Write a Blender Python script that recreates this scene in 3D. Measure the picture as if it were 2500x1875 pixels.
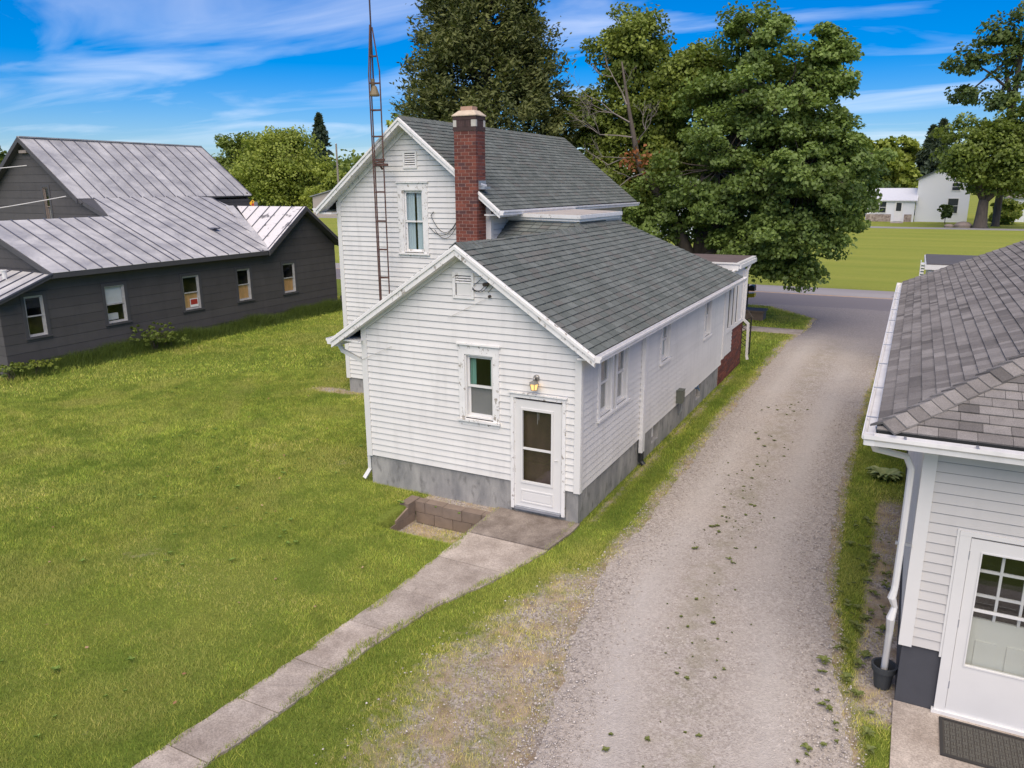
import bpy, math, random
import numpy as np
from mathutils import Vector, Matrix

random.seed(7)
RNG = np.random.default_rng(7)
for o in list(bpy.data.objects):
    bpy.data.objects.remove(o)
scene = bpy.context.scene
COL = scene.collection

# ------------------------------------------------------------------ camera
CAM = np.array([4.613, -11.441, 5.70])
YAW, PITCH, ROLL = math.radians(-27.221), math.radians(14.5007), math.radians(-0.2934)
_f = np.array([math.sin(YAW)*math.cos(PITCH), math.cos(YAW)*math.cos(PITCH), -math.sin(PITCH)])
_r = np.array([math.cos(YAW), -math.sin(YAW), 0.0])
_u = np.cross(_r, _f)
_c, _s = math.cos(ROLL), math.sin(ROLL)
AX_R, AX_U, AX_F = _c*_r+_s*_u, _c*_u-_s*_r, _f
cd = bpy.data.cameras.new('camera')
cam = bpy.data.objects.new('camera', cd)
COL.objects.link(cam)
cam.matrix_world = Matrix(((AX_R[0], AX_U[0], -AX_F[0], CAM[0]), (AX_R[1], AX_U[1], -AX_F[1], CAM[1]),
                           (AX_R[2], AX_U[2], -AX_F[2], CAM[2]), (0, 0, 0, 1)))
cd.sensor_fit = 'HORIZONTAL'
cd.sensor_width = 36.0
cd.lens = 36.0*1880.36/2500.0
cd.clip_start, cd.clip_end = 0.1, 5000.0
scene.camera = cam

# ------------------------------------------------------------------ light
SUN_EL = math.radians(55)
SUN_AZ = math.atan2(0.34, -0.94)            # clockwise from +Y: high behind the camera, veiled by thin cloud
sd = bpy.data.lights.new('sun', 'SUN')
sd.energy, sd.angle, sd.color = 2.35, math.radians(70.0), (1.0, 0.86, 0.67)
sun = bpy.data.objects.new('sun', sd)
COL.objects.link(sun)
sun.location = (20, -40, 60)
_d = Vector((math.sin(SUN_AZ)*math.cos(SUN_EL), math.cos(SUN_AZ)*math.cos(SUN_EL), math.sin(SUN_EL)))
sun.rotation_euler = _d.to_track_quat('Z', 'Y').to_euler()

world = bpy.data.worlds.new('World')
scene.world = world
world.use_nodes = True
wn, wl = world.node_tree.nodes, world.node_tree.links
wn.clear()
w_out, w_bg = wn.new('ShaderNodeOutputWorld'), wn.new('ShaderNodeBackground')
sky = wn.new('ShaderNodeTexSky')
sky.sky_type = 'NISHITA'
sky.sun_disc = False
sky.sun_elevation, sky.sun_rotation = SUN_EL, SUN_AZ
sky.altitude, sky.air_density, sky.dust_density, sky.ozone_density = 100, 1.0, 0.6, 2.5
hsv = wn.new('ShaderNodeHueSaturation')
hsv.inputs['Saturation'].default_value = 1.55
hsv.inputs['Value'].default_value = 0.47
hsv.inputs['Hue'].default_value = 0.505
tint = wn.new('ShaderNodeMix'); tint.data_type = 'RGBA'; tint.blend_type = 'MULTIPLY'
tint.inputs['Factor'].default_value = 1.0; tint.inputs['B'].default_value = (0.80, 0.90, 1.12, 1)
wl.new(sky.outputs[0], tint.inputs['A'])
wl.new(tint.outputs['Result'], hsv.inputs['Color'])
# thin cirrus, laid out on a plane high above so that it runs together towards the horizon
tc = wn.new('ShaderNodeTexCoord')
sep = wn.new('ShaderNodeSeparateXYZ')
wl.new(tc.outputs['Generated'], sep.inputs[0])
def wmath(op, a, b=None, clamp=False):
    n = wn.new('ShaderNodeMath'); n.operation = op; n.use_clamp = clamp
    for i, v in enumerate((a, b)):
        if v is None: continue
        if isinstance(v, (int, float)): n.inputs[i].default_value = v
        else: wl.new(v, n.inputs[i])
    return n.outputs[0]
zz = wmath('ADD', wmath('MAXIMUM', sep.outputs['Z'], 0.0), 0.10)
px, py = wmath('DIVIDE', sep.outputs['X'], zz), wmath('DIVIDE', sep.outputs['Y'], zz)
comb = wn.new('ShaderNodeCombineXYZ')
wl.new(px, comb.inputs[0]); wl.new(py, comb.inputs[1])
mp = wn.new('ShaderNodeMapping')
mp.inputs['Rotation'].default_value = (0, 0, math.radians(62))
mp.inputs['Scale'].default_value = (0.60, 1.35, 1)
mp.inputs['Location'].default_value = (1.7, 0.4, 0)
wl.new(comb.outputs[0], mp.inputs[0])
nz = wn.new('ShaderNodeTexNoise')
nz.inputs['Scale'].default_value, nz.inputs['Detail'].default_value = 0.95, 7
nz.inputs['Roughness'].default_value, nz.inputs['Distortion'].default_value = 0.5, 0.7
wl.new(mp.outputs[0], nz.inputs['Vector'])
ramp = wn.new('ShaderNodeValToRGB')
ramp.color_ramp.elements[0].position, ramp.color_ramp.elements[1].position = 0.50, 0.84
ramp.color_ramp.elements[1].color = (0.62, 0.62, 0.62, 1)
wl.new(nz.outputs[0], ramp.inputs[0])
cmix = wn.new('ShaderNodeMix'); cmix.data_type = 'RGBA'
wl.new(ramp.outputs[0], cmix.inputs['Factor'])
wl.new(hsv.outputs[0], cmix.inputs['A'])
cmix.inputs['B'].default_value = (4.6, 4.7, 5.0, 1)
wl.new(cmix.outputs['Result'], w_bg.inputs['Color'])
w_bg.inputs['Strength'].default_value = 0.12
wl.new(w_bg.outputs[0], w_out.inputs[0])

scene.view_settings.view_transform = 'Standard'
scene.view_settings.look = 'None'
scene.view_settings.exposure = 1.08
scene.view_settings.gamma = 1.0
scene.render.engine = 'CYCLES'

# ------------------------------------------------------------------ helpers
def project(p):
    d = np.asarray(p, float)-CAM
    z = d@AX_F
    return 1250+1880.36*(d@AX_R)/z, 937.5-1880.36*(d@AX_U)/z, z

ORG = {}
def link(o, parent, org):
    COL.objects.link(o)
    org = np.asarray(org, float)
    ORG[o.name] = org
    if parent is not None:
        o.parent = parent
        o.location = tuple(org-ORG[parent.name])
    else:
        o.location = tuple(org)
    return o
def empty(name, loc, label, cat, group=None):
    o = bpy.data.objects.new(name, None)
    o.empty_display_size = 0.2
    link(o, None, loc)
    tag(o, label, cat, group)
    return o
def tag(o, label=None, cat=None, group=None, kind=None):
    if label: o['label'] = label
    if cat: o['category'] = cat
    if group: o['group'] = group
    if kind: o['kind'] = kind
    return o

class MB:
    """collects faces in world coordinates and links them as one mesh object"""
    def __init__(s): s.v, s.f = [], []
    def add(s, verts, faces):
        n = len(s.v)
        s.v += [tuple(map(float, p)) for p in verts]
        s.f += [tuple(i+n for i in f) for f in faces]
        return s
    def box(s, x0, x1, y0, y1, z0, z1):
        v = [(x0,y0,z0),(x1,y0,z0),(x1,y1,z0),(x0,y1,z0),(x0,y0,z1),(x1,y0,z1),(x1,y1,z1),(x0,y1,z1)]
        return s.add(v, [(0,3,2,1),(4,5,6,7),(0,1,5,4),(1,2,6,5),(2,3,7,6),(3,0,4,7)])
    def bar(s, p0, p1, w, h, up=(0,0,1)):
        p0, p1 = Vector(p0), Vector(p1)
        d = (p1-p0).normalized(); up = Vector(up)
        if abs(d.dot(up)) > .99: up = Vector((1,0,0))
        a = d.cross(up).normalized()*w/2; b = a.cross(d).normalized()*h/2
        v = [p+q for p in (p0, p1) for q in (-a-b, a-b, a+b, -a+b)]
        return s.add(v, [(3,2,1,0),(4,5,6,7),(0,1,5,4),(1,2,6,5),(2,3,7,6),(3,0,4,7)])
    def prism(s, poly, vec):
        """polygon of 3-D points swept along vec"""
        n = len(poly); vec = np.array(vec, float)
        P = [np.array(p, float) for p in poly]
        nn = np.zeros(3)
        for i in range(n): nn += np.cross(P[i], P[(i+1) % n])
        if nn@vec > 0: P = P[::-1]
        v = P+[p+vec for p in P]
        f = [tuple(range(n)), tuple(range(2*n-1, n-1, -1))]
        f += [((i+1) % n, i, i+n, (i+1) % n+n) for i in range(n)]
        return s.add(v, f)
    def tube(s, pts, rad, n=8, cap=True):
        pts = [np.array(p, float) for p in pts]
        rads = rad if hasattr(rad, '__len__') else [rad]*len(pts)
        rings, ref = [], None
        for i, p in enumerate(pts):
            t = pts[min(i+1, len(pts)-1)]-pts[max(i-1, 0)]
            t /= (np.linalg.norm(t)+1e-9)
            if ref is None or abs(ref@t) > .98: ref = np.array([1.,0,0]) if abs(t[0]) < .9 else np.array([0,1.,0])
            a = ref-(ref@t)*t; a /= np.linalg.norm(a); b = np.cross(t, a); ref = a
            rings.append([p+rads[i]*(a*math.cos(k*2*math.pi/n)+b*math.sin(k*2*math.pi/n)) for k in range(n)])
        v = [q for rg in rings for q in rg]; f = []
        for i in range(len(pts)-1):
            for k in range(n):
                k2 = (k+1) % n
                f.append((i*n+k, i*n+k2, (i+1)*n+k2, (i+1)*n+k))
        if cap:
            f.append(tuple(range(n-1, -1, -1))); m = (len(pts)-1)*n
            f.append(tuple(range(m, m+n)))
        return s.add(v, f)
    def lathe(s, c, prof, n=16):
        v = [(c[0]+r*math.cos(k*2*math.pi/n), c[1]+r*math.sin(k*2*math.pi/n), c[2]+z) for r, z in prof for k in range(n)]
        f = [(i*n+k, i*n+(k+1) % n, (i+1)*n+(k+1) % n, (i+1)*n+k) for i in range(len(prof)-1) for k in range(n)]
        f += [tuple(range(n-1, -1, -1)), tuple(range((len(prof)-1)*n, len(prof)*n))]
        return s.add(v, f)
    def build(s, name, mat, parent=None, smooth=False, kind=None, org=None):
        V = np.array(s.v)
        if org is None:
            lo, hi = V.min(0), V.max(0)
            org = np.array([(lo[0]+hi[0])/2, (lo[1]+hi[1])/2, lo[2]])
        me = bpy.data.meshes.new(name)
        me.from_pydata([tuple(p) for p in V-org], [], s.f)
        me.materials.append(mat)
        if smooth: me.polygons.foreach_set('use_smooth', [True]*len(me.polygons))
        me.update()
        o = bpy.data.objects.new(name, me)
        link(o, parent, org)
        if kind: o['kind'] = kind
        return o

def mesh_np(name, V, F, mat, parent=None, rnd=None, kind=None, smooth=False, org=(0,0,0), extra=None):
    """fast mesh from numpy: F is (n,3) or (n,4); rnd is one float per face"""
    V = np.asarray(V, np.float32)-np.asarray(org, np.float32)
    k = F.shape[1]
    me = bpy.data.meshes.new(name)
    me.vertices.add(len(V)); me.vertices.foreach_set('co', V.ravel())
    me.loops.add(F.size); me.loops.foreach_set('vertex_index', F.astype(np.int32).ravel())
    me.polygons.add(len(F))
    me.polygons.foreach_set('loop_start', np.arange(0, F.size, k, dtype=np.int32))
    me.polygons.foreach_set('loop_total', np.full(len(F), k, np.int32))
    if smooth: me.polygons.foreach_set('use_smooth', np.ones(len(F), bool))
    for nm, arr, dom in ([('rnd', rnd, 'FACE')] if rnd is not None else [])+(extra or []):
        a = me.attributes.new(nm, 'FLOAT', dom)
        a.data.foreach_set('value', np.asarray(arr, np.float32))
    me.materials.append(mat)
    me.update(calc_edges=True)
    o = bpy.data.objects.new(name, me)
    link(o, parent, org)
    if kind: o['kind'] = kind
    return o

# value noise in numpy, for laying out grass and ground
def vnoise(x, y, scale, seed=0, octaves=3):
    tot = np.zeros_like(x, float); amp, nrm = 1.0, 0.0
    for o in range(octaves):
        X, Y = x*scale*2**o+seed*17.3, y*scale*2**o+seed*5.7
        xi, yi = np.floor(X), np.floor(Y); fx, fy = X-xi, Y-yi
        fx, fy = fx*fx*(3-2*fx), fy*fy*(3-2*fy)
        def h(a, b):
            t = np.sin(a*127.1+b*311.7+seed*74.7+o*19.19)*43758.5453
            return t-np.floor(t)
        tot += amp*((h(xi,yi)*(1-fx)+h(xi+1,yi)*fx)*(1-fy)+(h(xi,yi+1)*(1-fx)+h(xi+1,yi+1)*fx)*fy)
        nrm += amp; amp *= .5
    return tot/nrm

# ------------------------------------------------------------------ materials
MATS = {}
class NT:
    def __init__(s, name):
        s.m = bpy.data.materials.new(name); s.m.use_nodes = True
        s.n, s.l = s.m.node_tree.nodes, s.m.node_tree.links
        s.b = s.n['Principled BSDF']
        s._pos = None
    def pos(s):
        if s._pos is None: s._pos = s.n.new('ShaderNodeNewGeometry')
        return s._pos.outputs['Position']
    def inp(s, sock, v):
        if isinstance(v, (int, float)): sock.default_value = v
        elif isinstance(v, (tuple, list)): sock.default_value = (*v, 1) if len(v) == 3 and sock.type == 'RGBA' else v
        else: s.l.new(v, sock)
    def math(s, op, a, b=0.0, clamp=False):
        n = s.n.new('ShaderNodeMath'); n.operation = op; n.use_clamp = clamp
        s.inp(n.inputs[0], a); s.inp(n.inputs[1], b); return n.outputs[0]
    def noise(s, scale, detail=4, stretch=(1,1,1), rough=.55, dist=0, vec=None):
        v = vec or s.pos()
        if stretch != (1,1,1):
            mp = s.n.new('ShaderNodeMapping'); mp.inputs['Scale'].default_value = stretch
            s.l.new(v, mp.inputs[0]); v = mp.outputs[0]
        n = s.n.new('ShaderNodeTexNoise'); n.inputs['Scale'].default_value = scale
        n.inputs['Detail'].default_value = detail; n.inputs['Roughness'].default_value = rough
        n.inputs['Distortion'].default_value = dist
        s.l.new(v, n.inputs['Vector']); return n.outputs[0]
    def voro(s, scale, out='Color', feature='F1'):
        n = s.n.new('ShaderNodeTexVoronoi'); n.inputs['Scale'].default_value = scale; n.feature = feature
        s.l.new(s.pos(), n.inputs['Vector']); return n.outputs[out]
    def rng(s, v, a, b, lo=0.0, hi=1.0):
        n = s.n.new('ShaderNodeMapRange'); n.clamp = True
        s.inp(n.inputs[0], v)
        for i, q in enumerate((a, b, lo, hi)): n.inputs[i+1].default_value = q
        return n.outputs[0]
    def mix(s, f, a, b, mode='MIX'):
        n = s.n.new('ShaderNodeMix'); n.data_type = 'RGBA'; n.blend_type = mode
        s.inp(n.inputs['Factor'], f); s.inp(n.inputs['A'], a); s.inp(n.inputs['B'], b); return n.outputs['Result']
    def attr(s, name):
        n = s.n.new('ShaderNodeAttribute'); n.attribute_name = name; return n.outputs['Fac']
    def rnd(s):
        """one random number for each piece, whether it is an object or an island of a joined mesh"""
        if s._pos is None: s.pos()
        o = s.n.new('ShaderNodeObjectInfo')
        return s.math('FRACT', s.math('ADD', o.outputs['Random'], s._pos.outputs['Random Per Island']))
    def scale(s, col, f):
        n = s.n.new('ShaderNodeMix'); n.data_type = 'RGBA'; n.blend_type = 'MULTIPLY'
        n.inputs['Factor'].default_value = 1
        s.inp(n.inputs['A'], col)
        c = s.n.new('ShaderNodeCombineColor')
        for i in range(3): s.inp(c.inputs[i], f)
        s.l.new(c.outputs[0], n.inputs['B']); return n.outputs['Result']
    def bump(s, h, strength=.3, dist=.01):
        n = s.n.new('ShaderNodeBump'); n.inputs['Strength'].default_value = strength
        n.inputs['Distance'].default_value = dist
        s.l.new(h, n.inputs['Height']); s.l.new(n.outputs[0], s.b.inputs['Normal'])
    def done(s, col, rough=.6, metal=0.0, spec=None):
        s.inp(s.b.inputs['Base Color'], col); s.inp(s.b.inputs['Roughness'], rough)
        s.b.inputs['Metallic'].default_value = metal
        if spec is not None: s.b.inputs['Specular IOR Level'].default_value = spec
        return s.m

def mat(name, col, rough=.6, var=.12, sc=3.0, bump=0.0, bsc=60, metal=0.0, pvar=0.0, streak=0.0, stretch=(1,1,1), spec=None):
    t = NT(name)
    f = t.rng(t.noise(sc, 6, stretch), .25, .75, 1-var, 1+var*.6)
    if pvar: f = t.math('MULTIPLY', f, t.rng(t.rnd(), 0, 1, 1-pvar, 1+pvar*.7))
    if streak: f = t.math('MULTIPLY', f, t.rng(t.noise(6, 5, (1,1,.12)), .5, .8, 1.0, 1-streak))
    c = t.scale(col, f)
    if bump: t.bump(t.noise(bsc, 4), bump, .004)
    MATS[name] = t.done(c, rough, metal, spec)
    return MATS[name]

WHITE = mat('white_siding', (.72,.705,.675), .45, .08, 1.1, pvar=.04, streak=.13)
TRIM = mat('white_trim', (.75,.74,.72), .45, .07, 6, pvar=.03, streak=.05)
SHADEBACK = mat('joint_shade_backing', (.30,.295,.29), .9, .1)  # dark backing colour stands in for shadow lines in the gaps between boards
t = NT('peeling_trim')
_n = t.noise(9, 8, rough=.7); _g = t.noise(45, 3, (1,1,.25))
_k = t.rng(t.math('ADD', t.math('MULTIPLY', _n, .7), t.math('MULTIPLY', _g, .3)), .555, .60)
c = t.mix(_k, t.scale((.78,.77,.75), t.rng(t.noise(5, 5), .3, .7, .9, 1.03)), (.33,.30,.26))
t.bump(_n, .3, .004); PEEL = t.done(c, .6)
PVC = mat('white_vinyl', (.70,.69,.67), .35, .03, 4)
GARW = mat('grey_white_vinyl', (.58,.56,.535), .45, .05, 2, pvar=.03, streak=.06)
GUT = mat('gutter_metal', (.76,.75,.74), .4, .10, 5, streak=.12)
SHINGLE = None
def shingle_mat(name, a, b, c2, grain=1.0, contrast=.3):
    t = NT(name)
    r = t.rnd()
    col = t.mix(t.rng(r, 0, 1), a, b)
    col = t.mix(t.rng(t.math('FRACT', t.math('MULTIPLY', r, 7.31)), .7, 1, 0, .8), col, c2)
    f = t.math('MULTIPLY', t.rng(t.noise(1.1, 5), .25, .75, 1-contrast*.5, 1+contrast*.35), t.rng(t.noise(110, 3, rough=.7), .3, .7, .70, 1.30))
    f = t.math('MULTIPLY', f, t.rng(t.noise(7, 4, (1,1,1)), .3, .7, .9, 1.1))
    t.bump(t.noise(220, 2), .5, .003)
    return t.done(t.scale(col, f), .9, spec=.2)
SH1 = shingle_mat('grey_green_shingle', (.112,.126,.116), (.158,.172,.160), (.140,.135,.124))
SH2 = shingle_mat('weathered_wood_shingle', (.165,.152,.143), (.265,.247,.233), (.100,.093,.088))
UNDER = mat('roof_underlay', (.035,.037,.036), .9, .1)
t = NT('concrete_foundation')
_w = t.noise(2.2, 8, (1,1,.35), .65)
c = t.mix(t.rng(_w, .35, .68), (.19,.19,.19), (.40,.385,.36))
c = t.mix(t.rng(t.noise(7, 6, (1,1,.5)), .56, .72, 0, .8), c, (.12,.115,.11))
c = t.scale(c, t.rng(t.noise(90, 3), .3, .7, .85, 1.12)); t.bump(t.noise(70, 5), .35, .004)
CONC = t.done(c, .9)
t = NT('old_concrete_slab')
c = t.mix(t.rng(t.noise(1.7, 7, rough=.65), .35, .68), (.27,.225,.187), (.46,.40,.345))
_v = t.voro(75); _vs = t.n.new('ShaderNodeSeparateColor'); t.l.new(_v, _vs.inputs[0])
c = t.scale(c, t.rng(_vs.outputs[0], 0, 1, .78, 1.2))
c = t.scale(c, t.rng(t.rnd(), 0, 1, .86, 1.08))
c = t.mix(t.rng(t.noise(14, 4), .66, .74, 0, .7), c, (.16,.13,.10)); t.bump(t.noise(80, 5), .4, .004)
SLAB = t.done(c, .9)
t = NT('dark_brown_slab')  # darker brown concrete, used for the slab at the door
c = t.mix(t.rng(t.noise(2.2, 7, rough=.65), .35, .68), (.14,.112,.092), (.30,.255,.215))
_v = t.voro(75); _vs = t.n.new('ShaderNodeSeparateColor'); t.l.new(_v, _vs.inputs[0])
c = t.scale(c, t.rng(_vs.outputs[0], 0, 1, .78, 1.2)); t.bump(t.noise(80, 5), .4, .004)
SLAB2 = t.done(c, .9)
BRICK = None
t = NT('red_brick')
r = t.rnd()
c = t.mix(t.rng(r, 0, 1), (.105,.028,.020), (.215,.062,.040))
c = t.mix(t.rng(t.math('FRACT', t.math('MULTIPLY', r, 5.7)), .74, .95, 0, .75), c, (.065,.036,.040))
c = t.scale(c, t.rng(t.noise(30, 5), .3, .7, .82, 1.15)); t.bump(t.noise(90, 4), .4, .003)
BRICK = t.done(c, .85)
MORTAR = mat('mortar', (.38,.26,.215), .95, .15, 12, bump=.3)
DARKBRICK = mat('sooty_brick', (.070,.042,.040), .9, .25, 9, pvar=.3, bump=.3)
LIMEST = mat('limestone_cap', (.52,.43,.33), .9, .2, 9, bump=.3)
PALEBLOCK = mat('pale_corner_block', (.50,.48,.43), .9, .15, 9)
RUST = mat('rusty_steel', (.120,.062,.050), .7, .35, 14, metal=.2)
GALV = mat('galvanised_steel', (.42,.44,.48), .45, .15, 8, metal=.6)
BLACK = mat('black_plastic', (.02,.021,.024), .5, .1)
DGREY = mat('dark_grey_siding', (.080,.075,.075), .75, .12, 1.6, bump=.25, bsc=130, pvar=.10, streak=.10)
DGREYT = mat('dark_grey_trim', (.072,.071,.076), .7, .1, 3, pvar=.06)
t = NT('painted_metal_roof')
r = t.rnd()
_p = t.noise(1.1, 8, (1,.8,1), .7, .4)
c = t.mix(t.rng(_p, .35, .7), (.38,.372,.37), (.66,.645,.625))
c = t.scale(c, t.rng(r, 0, 1, .90, 1.06))
c = t.mix(t.rng(t.noise(3.5, 9, (1,1.6,1), .75), .60, .70, 0, .6), c, (.30,.29,.295))
METAL = t.done(c, t.rng(_p, .3, .7, .42, .6), .25)
t = NT('flaking_metal_roof')
_p = t.noise(2.4, 9, (1,.8,1), .72, .4)
c = t.mix(t.rng(_p, .57, .63), (.68,.655,.65), (.16,.15,.155))
METAL2 = t.done(c, .5, .15)
SEAM = mat('roof_seam', (.11,.115,.15), .5, .2, 4, metal=.3)
PLY = mat('plywood_sheet', (.80,.47,.20), .7, .25, 7, stretch=(1,1,.25))
BLIND = mat('white_blind', (.85,.85,.83), .6, .04)
RED = mat('red_sign_paint', (.42,.04,.03), .5, .1)
CURT = mat('pale_curtain', (.55,.66,.70), .85, .15, 18, stretch=(1,1,.05))
CURTG = mat('green_curtain', (.24,.46,.39), .85, .2, 22, stretch=(1,1,.05))
SCREEN = mat('grey_blind', (.26,.25,.25), .8, .06)
INSIDE = mat('dark_room', (.09,.075,.065), .9, .4, 2)
WOODI = mat('dark_wood_panel', (.085,.052,.040), .5, .4, 5, stretch=(1,1,.2))
t = NT('window_glass')
t.n.remove(t.b)
gl, tr, mx, fr = (t.n.new(k) for k in ('ShaderNodeBsdfGlossy', 'ShaderNodeBsdfTransparent', 'ShaderNodeMixShader', 'ShaderNodeLayerWeight'))
gl.inputs['Roughness'].default_value = .02
gl.inputs['Color'].default_value = (.9,.93,.95,1)
tr.inputs['Color'].default_value = (.86,.88,.88,1)
_fc = t.math('ADD', t.math('MULTIPLY', t.math('POWER', fr.outputs['Facing'], 3.0), .75), .07)
t.l.new(_fc, mx.inputs[0]); t.l.new(tr.outputs[0], mx.inputs[1]); t.l.new(gl.outputs[0], mx.inputs[2])
t.l.new(mx.outputs[0], t.n['Material Output'].inputs[0])
GLASS = t.m
BRASS = mat('aged_zinc', (.30,.29,.27), .4, .2, 20, metal=.6)
t = NT('lit_lamp_glass')
t.b.inputs['Emission Color'].default_value = (1, .55, .16, 1); t.b.inputs['Emission Strength'].default_value = .5
LAMPGL = t.done((.8,.55,.25), .3)
t = NT('lit_bulb')
t.b.inputs['Emission Color'].default_value = (1, .66, .25, 1); t.b.inputs['Emission Strength'].default_value = 5
BULB = t.done((.9,.8,.6), .3)
WIRE = mat('black_cable', (.03,.035,.04), .6, .1)
WIREW = mat('pale_cable', (.55,.54,.52), .6, .1)
WOODPOST = mat('weathered_wood', (.10,.085,.07), .9, .3, 12, stretch=(1,1,.1))
YELLOW = mat('yellow_plastic', (.62,.46,.02), .45, .08)
SIGNY = mat('yellow_sign_sheet', (.80,.42,.01), .45, .03)
ELBOX = mat('grey_green_enamel', (.115,.125,.10), .5, .1)
POTM = mat('charcoal_pot', (.045,.050,.055), .65, .1)
GFOUND = mat('charcoal_block_paint', (.060,.062,.072), .8, .12, 4, bump=.3)
IRON = mat('black_iron', (.018,.017,.018), .6, .1)
def leaf_mat(name, a, b, c2=None, trans=.35, rough=.55):
    t = NT(name)
    r = t.attr('rnd')
    col = t.mix(r, a, b)
    if c2: col = t.mix(t.rng(t.noise(.55, 3), .5, .72), col, c2)
    d, tl, mx = t.n.new('ShaderNodeBsdfDiffuse'), t.n.new('ShaderNodeBsdfTranslucent'), t.n.new('ShaderNodeMixShader')
    t.b.inputs['Roughness'].default_value = rough
    t.b.inputs['Specular IOR Level'].default_value = .35
    t.inp(t.b.inputs['Base Color'], col)
    t.l.new(t.mix(.45, col, (.22,.30,.02)), tl.inputs['Color'])
    mx.inputs[0].default_value = trans
    t.l.new(t.b.outputs[0], mx.inputs[1]); t.l.new(tl.outputs[0], mx.inputs[2])
    t.l.new(mx.outputs[0], t.n['Material Output'].inputs[0])
    t.n.remove(d)
    return t.m
BARK = mat('grey_bark', (.095,.078,.064), .95, .35, 5, bump=.6, bsc=18, stretch=(1,1,.3))
DEADWOOD = mat('dead_twigs', (.22,.19,.17), .9, .25, 8)
# ------------------------------------------------------------------ tiling of planes
class Fr:
    """a plane: origin, u along, v up, n out"""
    def __init__(s, o, u, v):
        s.o, s.u, s.v = (np.array(q, float) for q in (o, u, v))
        s.u /= np.linalg.norm(s.u); s.v /= np.linalg.norm(s.v); s.n = np.cross(s.u, s.v)
    def p(s, u, v, n=0.0): return s.o+s.u*u+s.v*v+s.n*n
    def uv(s, p): d = np.array(p, float)-s.o; return (d@s.u, d@s.v)
def fbox(mb, F, u0, u1, v0, v1, n0, n1):
    c = [F.p(u, v, n) for n in (n0, n1) for u, v in ((u0,v0),(u1,v0),(u1,v1),(u0,v1))]
    return mb.add(c, [(3,2,1,0),(4,5,6,7),(0,1,5,4),(1,2,6,5),(2,3,7,6),(3,0,4,7)])
def ccw(p):
    a = sum(p[i][0]*p[(i+1) % len(p)][1]-p[(i+1) % len(p)][0]*p[i][1] for i in range(len(p)))
    return p if a > 0 else p[::-1]
def area2(p): return abs(sum(p[i][0]*p[(i+1) % len(p)][1]-p[(i+1) % len(p)][0]*p[i][1] for i in range(len(p))))/2
def clip(sub, poly):
    """convex clip of one 2-D polygon by another (counter-clockwise)"""
    out = list(sub)
    for i in range(len(poly)):
        a, b = poly[i], poly[(i+1) % len(poly)]
        ex, ey = b[0]-a[0], b[1]-a[1]
        inp, out = out, []
        for j in range(len(inp)):
            p, q = inp[j], inp[(j+1) % len(inp)]
            dp = ex*(p[1]-a[1])-ey*(p[0]-a[0]); dq = ex*(q[1]-a[1])-ey*(q[0]-a[0])
            if dp >= 0: out.append(p)
            if (dp >= 0) != (dq >= 0):
                t = dp/(dp-dq); out.append((p[0]+t*(q[0]-p[0]), p[1]+t*(q[1]-p[1])))
        if len(out) < 3: return []
    return out
def slab2(mb, F, pts, h, base=0.001):
    n = len(pts)
    v = [F.p(a, b, h(a, b)) for a, b in pts]+[F.p(a, b, base) for a, b in pts]
    mb.add(v, [tuple(range(n))]+[(i, i+n, (i+1) % n+n, (i+1) % n) for i in range(n)])
def cut_intervals(a, b, holes):
    out, x = [], a
    for h0, h1 in sorted(holes):
        if h1 <= x or h0 >= b: continue
        if h0 > x+.005: out.append((x, h0))
        x = max(x, h1)
    if x < b-.005: out.append((x, b))
    return out

def clad(house, F, polys, holes, v0, expo, t0, t1, m, back, board='clapboard', wallname='wall', shrink=.012, joint=.010):
    """a wall (thin shell with its openings) and the boards on it, each board an object"""
    polys = [ccw(p) for p in polys]
    wb = MB()
    for P in polys:
        vs = sorted({round(q, 4) for q in [min(p[1] for p in P), max(p[1] for p in P)]+[h[k] for h in holes for k in (2, 3)]})
        for va, vb in zip(vs[:-1], vs[1:]):
            hs = [(h[0], h[1]) for h in holes if h[2] < vb-1e-4 and h[3] > va+1e-4]
            for ua, ub in cut_intervals(min(p[0] for p in P), max(p[0] for p in P), hs):
                c = clip([(ua,va),(ub,va),(ub,vb),(ua,vb)], P)
                if c:
                    k = len(c)
                    wb.add([F.p(a, b, 0) for a, b in c]+[F.p(a, b, -.05) for a, b in c], [tuple(range(k)), tuple(range(2*k-1, k-1, -1))])
    wall = wb.build(wallname, back, house)
    bh = [(h[0]+shrink, h[1]-shrink, h[2]+shrink, h[3]-shrink) for h in holes]
    for P in polys:
        lo, hi = min(p[1] for p in P), max(p[1] for p in P)
        ulo, uhi = min(p[0] for p in P), max(p[0] for p in P)
        i0 = int(math.floor((lo-v0)/expo+1e-6))
        i = max(i0, 0)
        while v0+i*expo < hi-.01:
            va, vb = max(v0+i*expo, lo), min(v0+(i+1)*expo-joint, hi)
            base = v0+i*expo
            i += 1
            if vb-va < .012: continue
            br = sorted({va, vb}|{q for h in bh for q in (h[2], h[3]) if va < q < vb})
            hh = lambda a, b: t0+(t1-t0)*min(max((b-base)/expo, 0), 1)
            objs = []
            for a, b in zip(br[:-1], br[1:]):
                hs = [(h[0], h[1]) for h in bh if h[2] < b-1e-4 and h[3] > a+1e-4]
                for ua, ub in cut_intervals(ulo, uhi, hs):
                    c = clip([(ua,a),(ub,a),(ub,b),(ua,b)], P)
                    if c and area2(c) > .002: objs.append(c)
            if len(br) > 2:
                mb = MB()
                for c in objs: slab2(mb, F, c, hh)
                if mb.v: mb.build(board, m, wall)
            else:
                for c in objs:
                    mb = MB(); slab2(mb, F, c, hh); mb.build(board, m, wall)
    return wall

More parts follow.
